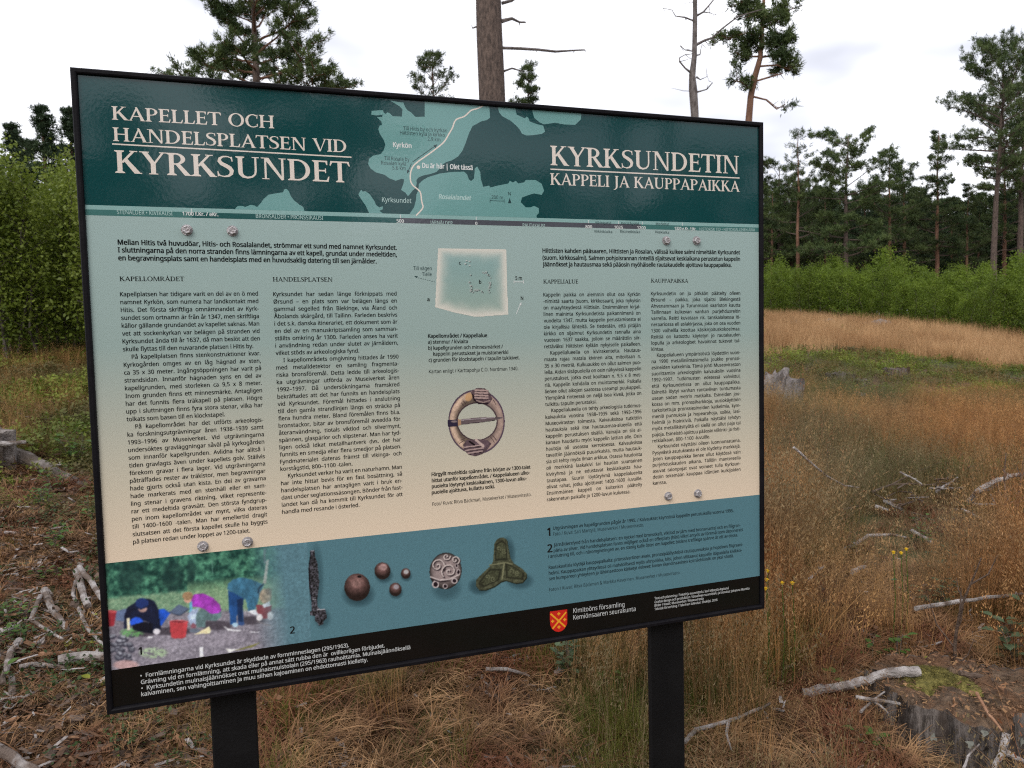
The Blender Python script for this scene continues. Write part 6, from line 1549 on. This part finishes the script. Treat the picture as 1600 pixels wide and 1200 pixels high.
def sample(n, y0, y1, fn, pad=.9):
    for _ in range(n):
        y = math.sqrt(rg.uniform(y0*y0, y1*y1)); x = rg.uniform(-.95, 1.10)*y*1.0+rg.uniform(-pad, pad); fn(x, y)
def near(x, y):
    a = x/max(y, .3); n0 = nn(x, y, .8); n1 = nn(x, y, 2.1, 5)
    # a<-.35 litter and twigs (left); -.35..-.05 straw; -.05..0.25 green fine grass; > .25 tall dry
    if a < -.42+.1*n0:
        if rg.random() < .55: add(P_chip, x, y, 1)
        if rg.random() < .10+.4*n1: add(P_bil, x, y, .8)
        if rg.random() < .50: add(P_straw, x, y, .6)
        if rg.random() < .20 and y > 2.2: add(P_green, x, y, .6)
        if rg.random() < .05: add(P_dry, x, y, .45)
    elif a < -.02+.12*n0:
        if rg.random() < .66: add(P_straw, x, y, .9)
        if n0 > .1 and rg.random() < .3: add(P_green, x, y, .7)
        if rg.random() < .25: add(P_chip, x, y, .8)
        if rg.random() < .14+.3*max(0, n1): add(P_green, x, y, .5)
        if rg.random() < .05: add(P_dry, x, y, .6)
    elif a < .24+.08*n0:
        if rg.random() < .85: add(P_green, x, y, .75)
        if rg.random() < .35: add(P_straw, x, y, .7)
        if rg.random() < .14: add(P_tall, x, y, .7)
    else:
        st = math.hypot(x-1.52, y-2.62)
        if st < .36: return
        front = st < .75 and y < 2.75
        if front and rg.random() < .5: add(P_green if rg.random() < .5 else P_straw, x, y, .7)
        if front and rg.random() < .06: add(P_tall, x, y, .7)
        if rg.random() < .66 and not front: add(P_tall, x, y, .88 if y < 2.6 else 1.0)
        if rg.random() < .20 and not front: add(P_dry, x, y, .8)
        if a < .45 and y < 3.6 and rg.random() < .75: add(P_green, x, y, 1.0)
        if rg.random() < .55: add(P_green, x, y, .85 if not front else .5)
        if rg.random() < (.9 if front else .1): add(P_chip, x, y, .7)
        if rg.random() < .30: add(P_straw, x, y, .8)
sample(6800, 1.0, 4.2, near)
def mid(x, y):
    a = x/y; n0 = nn(x, y, .35); n1 = nn(x, y, 1.2, 5)
    if a < -.36:
        if rg.random() < .30+.5*n1: add(P_herb, x, y, 1.0)
        if rg.random() < .38: add(P_green, x, y, .8)
        if rg.random() < .42: add(P_dry, x, y, .55)
        if rg.random() < .22: add(P_chip, x, y, 1.2)
        if rg.random() < .22: add(P_straw, x, y, .8)
    else:
        if rg.random() < .70+.4*n0: add(P_tall if y < 7.5 else P_dry, x, y, .72+.25*n1)
        if rg.random() < .25: add(P_dry, x, y, .8)
        if rg.random() < .30-.5*n0: add(P_green if rg.random() < .6 else P_dry, x, y, 1.0)
        if n1 > .18 and rg.random() < .5: add(P_herb, x, y, .9)
        if rg.random() < .05: add(P_herb, x, y, .8)
        if rg.random() < .10: add(P_straw, x, y, .9)
sample(11800, 4.0, 10.2, mid, 1.2)
def far(x, y):
    a = x/y; n0 = nn(x, y, .22); n1 = nn(x, y, .8, 5)
    lim = 14.6+1.2*n0*3-2.0*(a-.4)+2.6*n1+1.6*nn(x, y, 2.2, 9)
    if a < -.36:
        if rg.random() < .5: add(P_herb, x, y, 1.2)
        if rg.random() < .3: add(P_dry, x, y, .6)
    elif y < lim:
        g_ = (y-9.6)/1.2+n1*2
        if g_ > .2:
            if rg.random() < .80: add(P_herb, x, y, 1.0)
            if rg.random() < .45: add(P_green, x, y, 1.1)
            if rg.random() < .10+.25*max(0, n0*2): add(P_dry, x, y, .6)
        elif rg.random() < .8: add(P_dry, x, y, .9)
    else:
        if rg.random() < .85: add(P_pale, x, y, .95)
        if rg.random() < .12-.5*n0: add(P_herb, x, y, 1.3)
        if rg.random() < .10+.3*n1: add(P_dry, x, y, 1.0)
sample(16400, 10.0, 32, far, 1.5)
# around and behind the viewer, so that another view or the reflection meets ground cover too
for _ in range(2600):
    x = rg.uniform(-7, 9); y = rg.uniform(-9, 1.4)
    if math.hypot(x, y) < .55: continue
    add(P_dry if rg.random() < .4 else P_green, x, y, .7)
scatter('dry_bent_grass', 'tall reddish dry grass with fine heads over the near clearing', 'dry grass', P_dry,
        [blade_tuft(s, 30, .20, .50, .0036, .12, .42, head=5, mat=M_dry) for s in range(3)]+[blade_tuft(9, 30, .12, .34, .004, .10, .6, mat=M_dry)])
scatter('tall_dry_grass', 'thin reddish stems with airy heads standing tall in the near clearing', 'dry grass', P_tall,
        [blade_tuft(100+s, 20, .30, .68, .0026, .11, .36, head=20, mat=M_tall) for s in range(5)])
P_stalk = [p[:6]+(p[6]*1.0,) for p in P_tall[::5]]
scatter('grass_stalks', 'long pale single stalks leaning over the dry grass at right', 'dry grass', P_stalk, [blade_tuft(120+s, 4, .55, .95, .0026, .10, .40, head=14, mat=M_straw) for s in range(4)])
scatter('pale_grass', 'pale straw coloured grass in the far half of the clearing', 'pale grass', P_pale, [blade_tuft(20+s, 60, .22, .50, .009, .26, .35, head=5, mat=M_pale) for s in range(3)])
scatter('green_grass', 'short fine green grass between the dry tufts', 'grass', P_green, [blade_tuft(30+s, 46, .07, .24, .0028, .10, .75, mat=M_green) for s in range(4)])
scatter('low_shrubs', 'low green bilberry and herb carpet across the clearing', 'ground cover', P_herb, [leaf_tuft(40+s, 150, .13, .20, .020, M_herb, 14) for s in range(3)])
scatter('dead_straw', 'matted tan straw lying on the ground under the board', 'straw', P_straw, [blade_tuft(50+s, 34, .07, .24, .0050, .09, .5, mat=M_straw, lay=.80) for s in range(3)]+[blade_tuft(55, 30, .08, .2, .005, .05, 1.1, mat=M_straw, lay=.35)])
scatter('bark_litter', 'brown bark chips and twig litter on the ground at left', 'litter', P_chip, [chip_tuft(60+s, 60, .16, .034, M_chip) for s in range(3)]+[chip_tuft(65, 26, .16, .05, M_brown_w), chip_tuft(66, 14, .16, .05, M_pale_w)])
scatter('bilberry_cover', 'small dark green leaves creeping through the litter at left', 'ground cover', P_bil, [leaf_tuft(70+s, 60, .09, .10, .013, M_leafdark, 9) for s in range(3)])

print('TRIS', sum(len(o.data.polygons) for o in bpy.data.objects if o.type == 'MESH' and o.name in SC.objects), 'OBJ', len(SC.objects))
